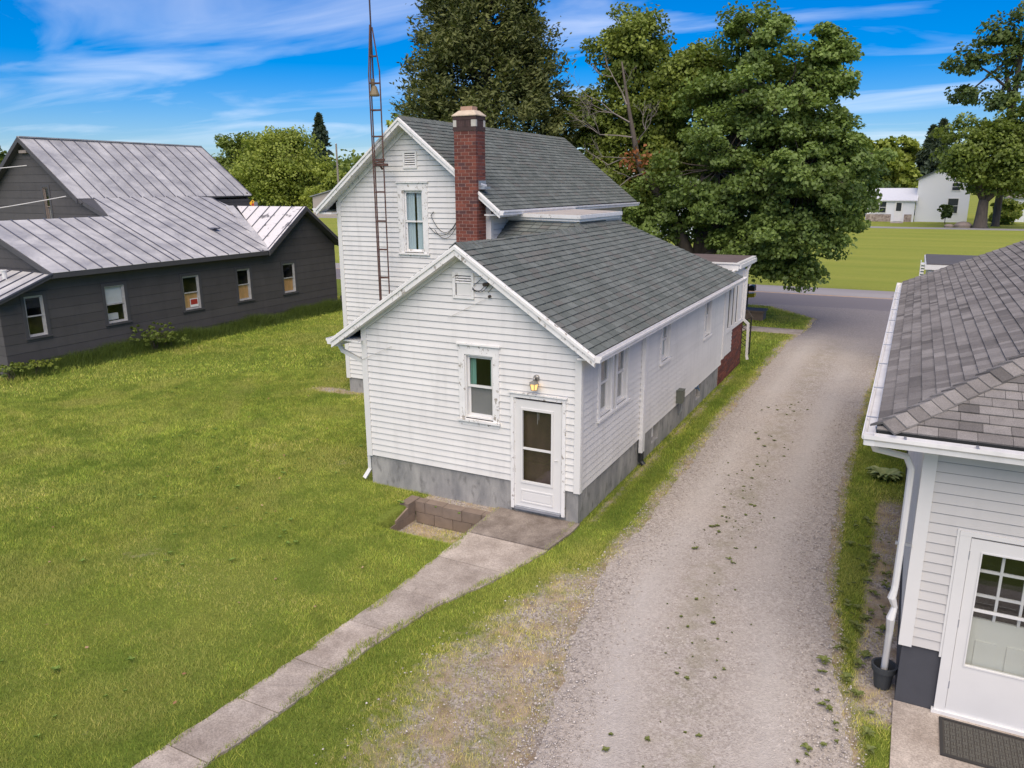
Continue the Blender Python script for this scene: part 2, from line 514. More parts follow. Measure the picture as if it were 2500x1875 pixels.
def shingles(F, poly, expo, tw, out, wvar=.0, gap=.019, t0=.019, seed=1, lift=0.0):
    """rows of shingle tabs over a roof plane, collected with the size they show at"""
    rn = random.Random(seed)
    poly = ccw(poly)
    vlo, vhi = min(p[1] for p in poly), max(p[1] for p in poly)
    ulo, uhi = min(p[0] for p in poly), max(p[0] for p in poly)
    facing = (CAM-F.p((ulo+uhi)/2, (vlo+vhi)/2))@F.n > 0
    i, v = 0, vlo
    while v < vhi-.01:
        u = ulo-rn.random()*tw-(.5*tw if i % 2 else 0)
        off = rn.uniform(-.004, .004)
        while u < uhi:
            w = tw*(1+rn.uniform(-wvar, wvar))
            c = clip([(u+gap/2,v+off),(u+w-gap/2,v+off),(u+w-gap/2,v+expo),(u+gap/2,v+expo)], poly)
            if c and area2(c) > .0012:
                tt = t0*(1+rn.uniform(-.15, .25))
                hh = lambda a, b, v=v, tt=tt: lift+tt+(.002-tt)*min(max((b-v)/expo, 0), 1)
                mb = MB(); slab2(mb, F, c, hh, lift+.0005)
                ar = 0
                if facing:
                    q = [project(x) for x in mb.v[:len(c)]]
                    if all(z[2] > .5 for z in q) and -20 < q[0][0] < 2520 and -20 < q[0][1] < 1895:
                        ar = area2([(z[0], z[1]) for z in q])
                out.append((ar, mb))
            u += w
        v += expo; i += 1
def finish_shingles(lst, m, roofs, thing, limit=300, name='shingle'):
    """largest ones as objects, all the rest joined"""
    lst.sort(key=lambda t: -t[0])
    for a, (ar, mb, roof) in enumerate(lst[:limit]): mb.build(name, m, roof)
    rest = MB()
    for ar, mb, roof in lst[limit:]: rest.add(mb.v, mb.f)
    if rest.v: rest.build('shingle_courses', m, thing, kind='stuff')

def roof_plane(house, F, poly, th, m, name='roof'):
    """deck of a roof plane, below its covering"""
    mb = MB(); mb.prism([F.p(a, b, -.002) for a, b in poly], -F.n*th)
    return mb.build(name, m, house)

def window(house, F, u0, u1, v0, v1, cas=.10, casm=None, sash=None, upper=None, lower=None, sill=True, depth=.10, curtains=None, head=0, cw_bottom=None, meet=.5, lift=.0, label=None):
    """double-hung window in an opening: casing, jamb, two sashes, glass and what hangs behind"""
    casm, sash = casm or TRIM, sash or PVC
    mb = MB()                                                   # casing, the window's own object
    o = .034+lift
    fbox(mb, F, u0-cas, u0, v0-.02, v1+cas+head, .0, o); fbox(mb, F, u1, u1+cas, v0-.02, v1+cas+head, .0, o)
    fbox(mb, F, u0, u1, v1, v1+cas+head, .0, o-.003)
    if head: fbox(mb, F, u0-cas-.03, u1+cas+.03, v1+cas+head, v1+cas+head+.03, 0, o+.03)
    w = mb.build('window', casm, house)
    if label: w['label'] = label
    if sill:
        mb = MB(); fbox(mb, F, u0-cas-.02, u1+cas+.02, v0-.065, v0-.021, 0, o+.035); fbox(mb, F, u0-cas+.01, u1+cas-.01, v0-.14, v0-.066, 0, o-.012)
        mb.build('sill', casm, w)
    mb = MB()
    for a, b, c, d in ((u0,u0+.025,v0,v1),(u1-.025,u1,v0,v1),(u0+.025,u1-.025,v1-.025,v1),(u0+.025,u1-.025,v0,v0+.025)):
        fbox(mb, F, a, b, c, d, -depth, .012)
    mb.build('jamb', sash, w)
    vm = v0+(v1-v0)*meet
    for nm, a, b, n in (('upper_sash', vm-.02, v1-.026, -.035), ('lower_sash', v0+.026, vm+.02, -.062)):
        mb = MB(); s = .042
        fbox(mb, F, u0+.026, u0+.026+s, a, b, n-.025, n); fbox(mb, F, u1-.026-s, u1-.026, a, b, n-.025, n)
        fbox(mb, F, u0+.026+s, u1-.026-s, a, a+s, n-.025, n-.001); fbox(mb, F, u0+.026+s, u1-.026-s, b-s, b, n-.025, n-.001)
        mb.build(nm, sash, w)
        mb = MB(); mb.add([F.p(x, y, n-.012) for x, y in ((u0+.06,a+.03),(u1-.06,a+.03),(u1-.06,b-.03),(u0+.06,b-.03))], [(0,1,2,3)])
        mb.build('pane', GLASS, w)
    for part, a, b, n in ((upper, vm, v1, -.088), (lower, v0, vm, -.094)):
        if part:
            mb = MB(); fbox(mb, F, u0-.01, u1+.01, a, b, n-.02, n); mb.build(part[0], part[1], w)
    if curtains:
        for a, b in curtains[1]:
            mb = MB(); k = 9; n0 = -.112
            P = [(a+(b-a)*j/k, n0+(.016 if j % 2 else -.016)) for j in range(k+1)]
            mb.add([F.p(x, v, n) for v in (v0-.02, v1+.02) for x, n in P], [(j, j+1, j+k+2, j+k+1) for j in range(k)])
            mb.build('curtain', curtains[0], w)
    # a dim room behind, closed
    mb = MB()
    q = [F.p(x, y, n) for n in (-.055, -1.1) for x, y in ((u0-.12,v0-.12),(u1+.12,v0-.12),(u1+.12,v1+.12),(u0-.12,v1+.12))]
    mb.add(q, [(4,5,6,7),(0,1,5,4),(1,2,6,5),(2,3,7,6),(3,0,4,7)]); mb.build('room', INSIDE, w)
    return w

def louver(house, F, u0, u1, v0, v1, n, m=None, panel=None):
    m = m or TRIM
    mb = MB(); c = .05
    fbox(mb, F, u0, u0+c, v0, v1, 0, .045); fbox(mb, F, u1-c, u1, v0, v1, 0, .045)
    fbox(mb, F, u0+c, u1-c, v0, v0+c, 0, .043); fbox(mb, F, u0+c, u1-c, v1-c, v1, 0, .043)
    w = mb.build('gable_vent', m, house)
    mb = MB(); fbox(mb, F, u0+c, u1-c, v0+c, v1-c, .001, .004); mb.build('vent_back', BLACK, w)
    lo = v0+c
    if panel:
        lo = v0+c+(v1-v0-2*c)*panel
        mb = MB(); fbox(mb, F, u0+c+.02, u1-c-.005, v0+c+.005, lo, .006, .02); mb.build('panel', PVC, w)
    st = (v1-c-lo)/n
    for i in range(n):
        a = lo+i*st
        mb = MB(); mb.add([F.p(x, y, z) for x, y, z in ((u0+c,a+.004,.036),(u1-c,a+.004,.036),(u1-c,a+st*.62,.010),(u0+c,a+st*.62,.010),(u0+c,a-.004,.030),(u1-c,a-.004,.030),(u1-c,a+st*.62-.008,.006),(u0+c,a+st*.62-.008,.006))],
               [(0,1,2,3),(7,6,5,4),(0,4,5,1),(3,2,6,7)]); mb.build('slat', m, w)
    return w

def gutter(parent, p0, p1, out, w=.115, h=.11, name='gutter'):
    """open trough from p0 to p1 (top inner edge), out = outward direction"""
    p0, p1, out = np.array(p0, float), np.array(p1, float), np.array(out, float)
    prof = [(0,0),(0,-h),(.75*w,-h),(.80*w,-h*.55),(w,-h*.35),(w,0),(w-.012,0),(w-.012,-h*.33),(.72*w,-h*.5),(.68*w,-h+.01),(.01,-h+.01),(.01,0)]
    n = len(prof); mb = MB()
    v = [p+out*a+np.array([0,0,b]) for p in (p0, p1) for a, b in prof]
    f = [(i, (i+1) % n, (i+1) % n+n, i+n) for i in range(n)]
    mb.add(v, f)
    for p in (p0, p1):      # end caps
        mb.add([p+out*a+np.array([0,0,b]) for a, b in prof[:6]], [(0,1,2,3,4,5)])
    return mb.build(name, GUT, parent)
# ------------------------------------------------------------------ the white house
WH = empty('white_house', (-2.2, 0, 0), 'white clapboard house with grey shingle roofs and a tall red brick chimney', 'house')
RX, RZ, RS = -2.21, 4.73, 0.656         # wing ridge and pitch
MX, MZ, MS = -6.96, 7.32, 0.79          # main ridge and pitch
EX = .12                                # clapboard exposure
SHL = []                                # all shingles of this house
def rz(x): return RZ-RS*abs(x-RX)
def mz(x): return MZ-MS*abs(x-MX)

# front gable wall, facing the camera
FF = Fr((0,0,0), (1,0,0), (0,0,1))
FRONT_WIN = (-2.20, -1.63, 1.66, 2.80)
cz = .12
gable = [(-4.42,.60),(0,.60),(0,rz(0)-cz),(RX,RZ-cz),(-4.42,rz(-4.42)-cz)]
door_hole = (-1.28,-.245,.10,2.24)
wallF = clad(WH, FF, [gable], [(-2.32,-1.51,1.52,2.99), door_hole, (-2.40,-1.98,3.80,4.25)], .60, EX, .026, .006, WHITE, SHADEBACK)
window(WH, FF, -2.20, -1.63, 1.66, 2.82, cas=.12, casm=PEEL, curtains=(CURTG, [(-2.2,-2.03),(-1.76,-1.62)]), lower=('blind', SCREEN), head=.05)
louver(WH, FF, -2.40, -1.98, 3.80, 4.25, 3, PEEL, panel=.62)
# foundation, front and right
mb = MB(); mb.box(-4.39, -1.29, .012, .3, -.6, .60); mb.box(-.24, -.012, .012, .3, -.3, .60); mb.box(-1.29, -.24, .05, .3, -.3, .10)
mb.build('foundation', CONC, WH)
mb = MB(); mb.box(-.3, -.012, .30, 4.20, -.3, .60); mb.box(-.3, -.012, 4.72, 8.05, -.3, .60); mb.box(-.3, -.012, 8.55, 10.6, -.3, .60)
for a, b in ((4.20,4.72),(8.05,8.55)): mb.box(-.3, -.013, a, b, -.3, .18); mb.box(-.3, -.16, a, b, .18, .60)
mb.build('foundation', CONC, WH)
for a, b in ((4.20,4.72),(8.05,8.55)):
    mb = MB(); mb.box(-.155, -.12, a+.02, b-.02, .2, .58); mb.box(-.118, -.10, a+.25, b-.25, .2, .58); mb.build('basement_window', TRIM, WH)
# right wall
FR = Fr((0,0,0), (0,1,0), (0,0,1))
ZT = 2.96
W2 = [(.86,1.44),(1.74,2.32)]
clad(WH, FR, [[(0,.60),(10.8,.60),(10.8,ZT),(0,ZT)]], [(.76,2.42,1.56,2.94),(4.50,5.28,1.82,2.94),(8.46,9.26,1.66,2.94)], .60, EX, .026, .006, WHITE, SHADEBACK)
for a, b in W2: window(WH, FR, a, b, 1.70, 2.84, cas=.10, casm=TRIM, upper=('blind', SCREEN), lower=None, curtains=(SCREEN, [(b-.18,b)]))
window(WH, FR, 4.60, 5.18, 1.94, 2.84, cas=.10, curtains=(CURT, [(5.0,5.18)]))
window(WH, FR, 8.56, 9.16, 1.80, 2.84, cas=.10, curtains=(CURT, [(9.0,9.16)]))
# left wall of the wing
FL = Fr((-4.42,5.4,0), (0,-1,0), (0,0,1))
clad(WH, FL, [[(0,.60),(5.4,.60),(5.4,2.9),(0,2.9)]], [], .60, EX, .026, .006, WHITE, SHADEBACK)
mb = MB(); mb.box(-4.39, -4.2, .30, 5.4, -.3, .60); mb.build('foundation', CONC, WH)
# corner boards
mb = MB(); mb.box(-.085, .03, -.034, 0, .58, ZT-.03); mb.box(.0, .034, .0, .085, .58, ZT-.03); mb.build('corner_board', PVC, WH)
mb = MB(); mb.box(-4.455, -4.335, -.034, 0, .58, 3.10); mb.box(-4.455, -4.42, .0, .085, .58, 2.9); mb.build('corner_board', PVC, WH)
# wing and side roof: front gable running into a hipped side roof
def sloped(px, py, slope_x=0.0, slope_y=0.0): pass
sl = math.sqrt(1+RS*RS)
FRS = Fr((.32, 0, rz(.32)), (0,1,0), (-1,0,RS))          # right slope; v up the slope
def rv(x): return (.32-x)*sl
right_poly = [(-.22,0),(11.65,0),(8.12,rv(-2.32)),(5.52,rv(-2.36)),(5.30,rv(RX)),(-.22,rv(RX))]
# the polygon bulges a little above the ridge line behind the wing: two convex pieces
rp1 = [(-.22,0),(11.65,0),(11.65-(11.65-8.12)*(rv(RX)/rv(-2.32)),rv(RX)),(-.22,rv(RX))]
rp2 = [(5.30,rv(RX)),(8.27,rv(RX)),(8.12,rv(-2.32)),(5.52,rv(-2.36))]
roofR = roof_plane(WH, FRS, rp1, .07, UNDER)
lst = []; shingles(FRS, rp1, .142, .30, lst, seed=3); shingles(FRS, rp2, .142, .30, lst, seed=4)
SHL += [(a, m_, roofR) for a, m_ in lst]
FLS = Fr((-4.98, 0, rz(-4.98)), (0,-1,0), (1,0,RS))
lp = [(.22,0),(-5.38,0),(-5.0,(RX+4.98)*sl),(.22,(RX+4.98)*sl)]
roofL = roof_plane(WH, FLS, lp, .07, UNDER)
lst = []; shingles(FLS, lp, .142, .30, lst, seed=5); SHL += [(0, m_, roofL) for a, m_ in lst]
# front slope of the side roof, behind the wing's ridge
def hz(x, y): return 4.83+.2216*(x+4.6)+.6176*(y-6.35)
_h = [(-4.6,4.95),(-2.24,4.95),(-2.16,5.31),(-2.38,5.54),(-4.6,6.34)]
_n = np.array([-.2216,-.6176,1.0]); _n /= np.linalg.norm(_n)
_uu = np.array([.6176,-.2216,0]); _uu /= np.linalg.norm(_uu)
FHS = Fr((-4.6,4.95,hz(-4.6,4.95)), _uu, np.cross(_n,_uu))
hp = [FHS.uv((x,y,hz(x,y))) for x, y in _h]
roofH = roof_plane(WH, FHS, hp, .05, UNDER)
lst = []; shingles(FHS, hp, .142, .30, lst, seed=6); SHL += [(a, m_, roofH) for a, m_ in lst]
# far hip of the side roof
FBK = Fr((.32,11.68,rz(.32)), (-1,0,0), (0,-3.5,rz(-2.32)-rz(.32)))
bk = [(0,0),(4.9,0),(4.9,FBK.uv((0,8.14,rz(-2.32)))[1]),(2.64,FBK.uv((0,8.14,rz(-2.32)))[1])]
roofB = roof_plane(WH, FBK, bk, .06, UNDER)
lst = []; shingles(FBK, bk, .142, .30, lst, seed=8); SHL += [(0, m_, roofB) for a, m_ in lst]
# ridge caps of the wing, hip caps
def caps(parent, pts, wid, step, m, s1, s2, seed=1, t=.012):
    """folded cap shingles along a ridge, s1/s2 = drop per metre on each side (vectors)"""
    rn = random.Random(seed)
    pts = [np.array(p, float) for p in pts]
    for a, b in zip(pts[:-1], pts[1:]):
        d = b-a; L = np.linalg.norm(d); d /= L; k = max(1, int(round(L/step)))
        for i in range(k):
            p = a+d*(i*L/k-.01); q = a+d*((i+1)*L/k+.03)
            mb = MB()
            up = np.array([0,0,1.0])
            lo, hi = .018+t*1.7+rn.uniform(-.003,.005), .018+t*.5
            sec = lambda c, h: [c+s1*wid+up*(h-.012), c+s1*wid*.35+up*h, c+up*(h+.008), c+s2*wid*.35+up*h, c+s2*wid+up*(h-.012)]
            A, B = sec(p, lo), sec(q, hi)
            A2, B2 = [x-up*t*1.5 for x in A], [x-up*t for x in B]
            v = A+B+A2+B2
            f = [(j, j+1, j+6, j+5) for j in range(4)]+[(j+1, j, j+10, j+11) for j in range(4)]+[(j+10, j+15, j+16, j+11) for j in range(4)]+[(0,5,15,10),(4,14,19,9)]
            mb.add(v, f); mb.build('ridge_cap', m, parent)
sR, sL = np.array([1,0,-RS])/sl, np.array([-1,0,-RS])/sl
caps(roofR, [(RX,-.22,RZ),(RX,1.6,RZ-.035),(RX,3.6,RZ-.02),(RX+.02,5.3,RZ+.0)], .15, .14, SH1, sR, sL, 2)
caps(roofR, [(RX+.02,5.3,RZ-.01),(-2.36,5.53,4.82)], .14, .14, SH1, np.array([.6,.4,-.35]), np.array([-.5,-.6,-.3]), 3)
# rake boards, soffit and fascia of the wing
def rake(parent, x0, z0, x1, z1, y, w=.16, t=.035, m=TRIM, name='rake_board', drop=.0, yy=None):
    mb = MB()
    L = np.hypot(x1-x0, z1-z0); dx, dz = (x1-x0)/L, (z1-z0)/L
    nx, nz = -dz, dx
    if nz < 0: nx, nz = -nx, -nz
    P = [(x0,y,z0-drop),(x1,y,z1-drop),(x1,y,z1-drop-w/abs(dx)),(x0,y,z0-drop-w/abs(dx))]
    mb.prism(P, (0,t,0)); return mb.build(name, m, parent)
yf = -.22
for xe in (.335, -5.0):
    rake(WH, xe, rz(xe)+.003, RX, RZ+.003, yf-.036, .15, .035, PEEL)
    rake(WH, xe, rz(xe)-.02, RX, RZ-.02, yf-.058, .045, .022, TRIM, 'drip_edge')
    rake(WH, xe*.94 if xe > 0 else -4.95, rz(xe*.94 if xe > 0 else -4.95)-.10, RX, RZ-.10, yf+.0, .06, .20, TRIM, 'soffit')
    rake(WH, -.02 if xe > 0 else -4.40, rz(-.02 if xe > 0 else -4.40)-.115, RX, RZ-.115, -.055, .10, .054, TRIM, 'frieze_board')
gutR = gutter(WH, (.33,-.235,rz(.32)-.005), (.33,11.68,rz(.32)-.005), (1,0,0))
mb = MB(); mb.box(.285, .325, -.20, 11.62, rz(.32)-.16, rz(.32)-.07); mb.build('fascia', TRIM, WH)
mb = MB(); mb.box(.0, .284, -.18, 11.6, ZT-.002, ZT+.03); mb.build('soffit', TRIM, WH)
gutter(WH, (-4.99,-.27,rz(-4.98)-.01), (-4.99,5.35,rz(-4.98)-.01), (-1,0,0))
mb = MB(); mb.box(-4.97, -4.93, -.20, 5.35, rz(-4.98)-.17, rz(-4.98)-.07); mb.build('fascia', TRIM, WH)
mb = MB(); mb.box(-4.93, -4.42, -.18, 5.3, 2.86, 2.89); mb.build('soffit', TRIM, WH)
# downspouts
def downspout(parent, pts, w=.075, d=.055, m=None, name='downspout'):
    mb = MB(); pts = [np.array(p, float) for p in pts]
    for a, b in zip(pts[:-1], pts[1:]):
        e = (b-a)/np.linalg.norm(b-a)*.018
        mb.bar(a-e, b+e, w, d, (0,1,0) if abs(b[2]-a[2]) > abs(b[1]-a[1]) else (0,0,1))
    return mb.build(name, m or PVC, parent)
downspout(WH, [(-5.02,.02,2.72),(-4.95,.02,2.62),(-4.51,.10,2.42),(-4.50,.10,.25),(-4.58,.02,.08)])
mb = MB(); mb.box(.022, .10, 3.20, 3.36, .30, 2.90); mb.build('downspout', GUT, WH)
mb = MB(); mb.tube([(.06,3.28,.31),(.06,3.28,.10),(.12,3.27,.03)], .055, 10); mb.build('drain_tile', BLACK, WH)
# porch end of the right wall: narrow windows over a brick base
mb = MB()
mb.box(-.06, 0, 10.8, 13.65, 1.36, 3.20)
porch = mb.build('porch', WHITE, WH)
mb = MB()
mb.box(.001, .05, 10.80, 11.02, .75, 2.96); mb.box(.001, .055, 11.0, 13.6, 1.44, 1.56); mb.box(.001, .05, 13.40, 13.66, 1.57, 3.1)
mb.box(.001, .045, 11.02, 12.95, 2.78, 2.95)
for y0, y1 in ((11.02,11.25),(11.55,11.8),(12.1,12.35),(12.65,12.95)): mb.box(.001, .045, y0, y1, 1.57, 2.775)
mb.build('porch_trim', TRIM, porch)
for y0, y1 in ((11.25,11.55),(11.8,12.1),(12.35,12.65)):
    mb = MB(); mb.box(.0015, .012, y0, y1, 1.57, 2.775); mb.build('pane', GALV if False else SCREEN, porch)
    mb = MB(); mb.box(.014, .017, y0+.05, y1-.05, 1.60, 2.75); mb.build('pane', BLACK, porch)
mb = MB()
for i in range(6): mb = MB(); mb.prism([(.002,12.96,1.6+i*.2),(.02,12.96,1.6+i*.2),(.006,12.96,1.79+i*.2),(.002,12.96,1.79+i*.2)], (0,.43,0)); mb.build('clapboard', WHITE, porch)
for i in range(6):
    z = .75+i*.115
    mb = MB(); mb.prism([(.001,11.03,z),(.022,11.03,z),(.005,11.03,z+.110),(.001,11.03,z+.110)], (0,1.12,0)); mb.build('clapboard', WHITE, porch)
mb = MB(); mb.box(-.05, 0, 10.8, 12.15, .75, 1.37); mb.build('lower_wall', WHITE, porch)
mb = MB()
mb.box(-.1, -.006, 10.6, 13.8, -.2, .745); mb.box(-.1, -.006, 12.15, 13.8, .745, 1.43)
bb = mb.build('brick_base', MORTAR, WH)
mb = MB(); rn = random.Random(4)
for i in range(19):
    z = i*.075; y0 = 10.6 if z < .70 else 12.16
    y = y0-(.105 if i % 2 else 0)
    while y < 13.8:
        a, b = max(y+.005, y0), min(y+.205, 13.8)
        if b-a > .04: mb.box(-.005, .006+rn.random()*.004, a, b, z+.005, z+.07)
        y += .21
mb.build('bricks', BRICK, bb, kind='stuff')
mb = MB(); mb.box(-4.2, -.0, 13.55, 13.65, 0, 3.2); mb.build('porch_front', WHITE, WH)
mb = MB(); mb.box(-4.3, .10, 12.05, 14.65, 3.20, 3.38); pr_ = mb.build('porch_roof', TRIM, WH)
mb = MB(); mb.box(-4.25, .13, 12.02, 14.70, 3.381, 3.425); mb.build('fascia_cap', PVC, pr_)
mb = MB(); mb.box(-4.2, .02, 12.12, 14.6, 3.426, 3.435); mb.build('roof_membrane', mat('brown_membrane', (.13,.10,.095), .8, .2, 2), pr_)
mb = MB(); mb.box(.101, .17, 12.1, 14.62, 3.25, 3.37); mb.build('gutter', GUT, pr_)
downspout(WH, [(.13,13.75,3.25),(.08,13.62,3.05),(.07,13.60,1.50),(.22,13.62,1.36),(.24,13.62,.32),(.27,13.6,.22)], .07, .07)
# flat-topped bay on the side roof
mb = MB(); mb.prism([(-4.62,6.36,4.6),(-2.36,5.555,4.6),(-2.32,8.10,4.6),(-4.62,9.6,4.6)], (0,0,.36)); bay = mb.build('bay', WHITE, WH)
mb = MB(); mb.prism([(-4.61,6.22,4.925),(-2.26,5.42,4.925),(-2.22,8.2,4.925),(-4.61,9.8,4.925)], (0,0,.085)); mb.build('fascia', PEEL, bay)
mb = MB(); mb.prism([(-4.61,6.30,5.011),(-2.33,5.51,5.011),(-2.29,8.12,5.011),(-4.61,9.7,5.011)], (0,0,.012)); mb.build('roof_membrane', mat('pale_membrane', (.42,.38,.34), .8, .15, 3), bay)
mb = MB(); mb.prism([(-4.61,6.27,4.86),(-2.30,5.47,4.86),(-2.26,8.16,4.86),(-4.61,9.7,4.86)], (0,0,.064)); mb.build('moulding', TRIM, bay)

# --- main two-storey part
FM = Fr((0,5.4,0), (1,0,0), (0,0,1))
mg = [(-9.30,.42),(-4.62,.42),(-4.62,mz(-4.62)-.1),(MX,MZ-.1),(-9.30,mz(-9.30)-.1)]
clad(WH, FM, [mg], [(-7.33,-6.43,3.86,5.76),(-7.12,-6.68,6.10,6.55)], .42, .128, .026, .006, WHITE, SHADEBACK)
window(WH, FM, -7.17, -6.56, 4.02, 5.58, cas=.15, casm=PEEL, sash=PEEL, curtains=(CURT, [(-7.16,-6.88),(-6.84,-6.57)]), head=.03)
louver(WH, FM, -7.11, -6.69, 6.11, 6.54, 6, TRIM)
mb = MB(); mb.box(-9.27, -4.7, 5.412, 5.7, -.3, .42); mb.build('foundation', CONC, WH)
mb = MB(); mb.box(-9.335, -9.20, 5.366, 5.4, .40, 5.28); mb.box(-9.335, -9.30, 5.4, 5.5, .40, 5.2); mb.build('corner_board', PVC, WH)
mb = MB(); mb.box(-4.74, -4.585, 5.366, 5.4, .40, 5.2); mb.box(-4.62, -4.586, 5.4, 5.5, 4.2, 5.2); mb.build('corner_board', PVC, WH)
FMR = Fr((-4.62,5.4,0), (0,1,0), (0,0,1))
clad(WH, FMR, [[(0,4.0),(9.6,4.0),(9.6,5.24),(0,5.24)]], [], 4.0, .128, .026, .006, WHITE, SHADEBACK)
FML = Fr((-9.30,15,0), (0,-1,0), (0,0,1))
clad(WH, FML, [[(0,.42),(9.6,.42),(9.6,5.24),(0,5.24)]], [], .42, .32, .026, .006, WHITE, SHADEBACK)
FMB = Fr((-4.62,15,0), (-1,0,0), (0,0,1))
clad(WH, FMB, [[(0,.0),(4.68,0),(4.68,5.1),(4.68+MX+4.62+0,7.2) if False else (2.34,7.2),(0,5.1)]], [], 0, .6, .02, .005, WHITE, WHITE)
ml = math.sqrt(1+MS*MS)
y0, y1 = 5.05, 15.25
xr, xl = -4.17, -9.74
FMS = Fr((xr,0,mz(xr)), (0,1,0), (-1,0,MS)); vt = (xr-MX)*ml
mp_ = [(y0,0),(y1,0),(y1,vt),(y0,vt)]
roofM = roof_plane(WH, FMS, mp_, .07, UNDER)
lst = []; shingles(FMS, mp_, .142, .30, lst, seed=11); SHL += [(a, m_, roofM) for a, m_ in lst]
FMS2 = Fr((xl,0,mz(xl)), (0,-1,0), (1,0,MS)); vt2 = (MX-xl)*ml
mp2 = [(-y0,0),(-y1,0),(-y1,vt2),(-y0,vt2)]
roofM2 = roof_plane(WH, FMS2, mp2, .07, UNDER)
lst = []; shingles(FMS2, mp2, .142, .30, lst, seed=12); SHL += [(0, m_, roofM2) for a, m_ in lst]
nR, nL = np.array([1,0,-MS])/ml, np.array([-1,0,-MS])/ml
caps(roofM, [(MX,y0,MZ),(MX,y1,MZ-.03)], .14, .2, SH1, nR, nL, 5)
for xe in (xr+.01, xl-.01):
    rake(WH, xe, mz(xe)+.003, MX, MZ+.003, y0-.036, .14, .035, PEEL)
    rake(WH, xe, mz(xe)-.012, MX, MZ-.012, y0-.06, .05, .024, TRIM, 'drip_edge')
    xs = xe-.03 if xe > MX else xe+.03
    rake(WH, xs, mz(xs)-.09, MX, MZ-.09, y0, .05, .30, PEEL, 'soffit')
    xw = -4.66 if xe > MX else -9.26
    rake(WH, xw, mz(xw)-.10, MX, MZ-.10, 5.345, .15, .054, PEEL, 'frieze_board')
gutter(WH, (xr+.01,y0-.02,mz(xr)-.005), (xr+.01,y1,mz(xr)-.03), (1,0,0))
mb = MB(); mb.box(xr-.04, xr, y0, y1, mz(xr)-.16, mz(xr)-.07); mb.build('fascia', TRIM, WH)
mb = MB(); mb.box(-4.62, xr-.04, y0+.05, y1-.1, mz(xr)-.13, mz(xr)-.10); mb.build('soffit', TRIM, WH)
gutter(WH, (xl-.01,y0-.03,mz(xl)-.005), (xl-.01,y1,mz(xl)-.03), (-1,0,0))
mb = MB(); mb.box(xl+.04, -9.30, y0+.05, y1-.1, mz(xl)-.16, mz(xl)-.12); mb.build('soffit', TRIM, WH)
finish_shingles(SHL, SH1, None, WH, 300)

# chimney on the front of the main gable
CX0, CX1, CY0, CY1 = -5.325, -4.725, 4.93, 5.38
mb = MB(); mb.box(CX0+.006, CX1-.006, CY0+.006, CY1, -.1, 7.30); ch = mb.build('chimney', MORTAR, WH)
rn = random.Random(9)
def brick_mesh(w, d, h):
    mb = MB(); mb.box(-w/2, w/2, -d/2, d/2, 0, h); me = bpy.data.meshes.new('brick')
    me.from_pydata(mb.v, [], mb.f); me.materials.append(BRICK); return me
_bm = {}
def brick(x0, x1, y0, y1, z, h=.068, parent=None, m=None):
    key = (round(x1-x0, 3), round(y1-y0, 3), h, m.name if m else '')
    if key not in _bm:
        _bm[key] = brick_mesh(x1-x0, y1-y0, h)
        if m: _bm[key].materials[0] = m
    o = bpy.data.objects.new('brick', _bm[key]); link(o, parent or ch, ((x0+x1)/2+0, (y0+y1)/2, z))
    return o
z, i = 4.24, 0
while z < 6.90:
    j = rn.uniform(-.002,.003)
    xs = [CX0, CX0+.193, CX0+.402, CX1+.004] if i % 2 else [CX0, CX0+.10, CX0+.298, CX0+.497, CX1+.004]
    for k in range(len(xs)-1): brick(xs[k]+.005, xs[k+1]-.009+.004*(k == len(xs)-2), CY0-j*0, CY0+.092, z)
    ys = [CY0+.102, CY0+.30, CY1] if i % 2 else [CY0+.102, CY0+.20, CY1]
    for k in range(len(ys)-1): brick(CX1-.09, CX1, ys[k], ys[k+1]-.010, z)
    z += .0792; i += 1
ztop = z
# stepped sooty head, pale corner blocks, tapered cap and flue
mb = MB(); e = .012
mb.box(CX0-e, CX1+e, CY0-e, CY1, ztop, ztop+.09); mb.box(CX0-e, CX1+e, CY0-e, CY1, ztop+.245, ztop+.33)
mb.box(CX0+.004, CX1-.004, CY0+.004, CY1, ztop+.09, ztop+.245)
mb.build('corbel', DARKBRICK, ch)
for k in range(8):
    x = CX0+.105+k*.0485; brick(x, x+.042, CY0-.004, CY0+.003, ztop+.092, .15, ch, DARKBRICK)
for k in range(4):
    y = CY0+.075+k*.05; brick(CX1-.003, CX1+.004, y, y+.042, ztop+.092, .15, ch, DARKBRICK)
for x0, x1, y0_, y1_ in ((CX0-.008,CX0+.08,CY0-.008,CY0+.06),(CX1-.12,CX1+.008,CY0-.008,CY0+.06),(CX1-.06,CX1+.008,CY1-.08,CY1)):
    mb = MB(); mb.box(x0, x1, y0_, y1_, ztop+.092, ztop+.243); mb.build('corner_block', PALEBLOCK, ch)
mb = MB(); zc = ztop+.33; e = .03
A = [(CX0-e,CY0-e),(CX1+e,CY0-e),(CX1+e,CY1+.02),(CX0-e,CY1+.02)]; g = .13
B = [(CX0+g-.03,CY0+g-.04),(CX1-g+.03,CY0+g-.04),(CX1-g+.03,CY1-.08),(CX0+g-.03,CY1-.08)]
mb.add([(x,y,zc) for x, y in A]+[(x,y,zc+.02) for x, y in A]+[(x,y,zc+.13) for x, y in B],
       [(3,2,1,0),(0,1,5,4),(1,2,6,5),(2,3,7,6),(3,0,4,7),(4,5,9,8),(5,6,10,9),(6,7,11,10),(7,4,8,11),(8,9,10,11)])
mb.build('cap', LIMEST, ch)
mb = MB()
fx0, fx1, fy0, fy1 = CX0+.14, CX1-.15, CY0+.11, CY1-.10
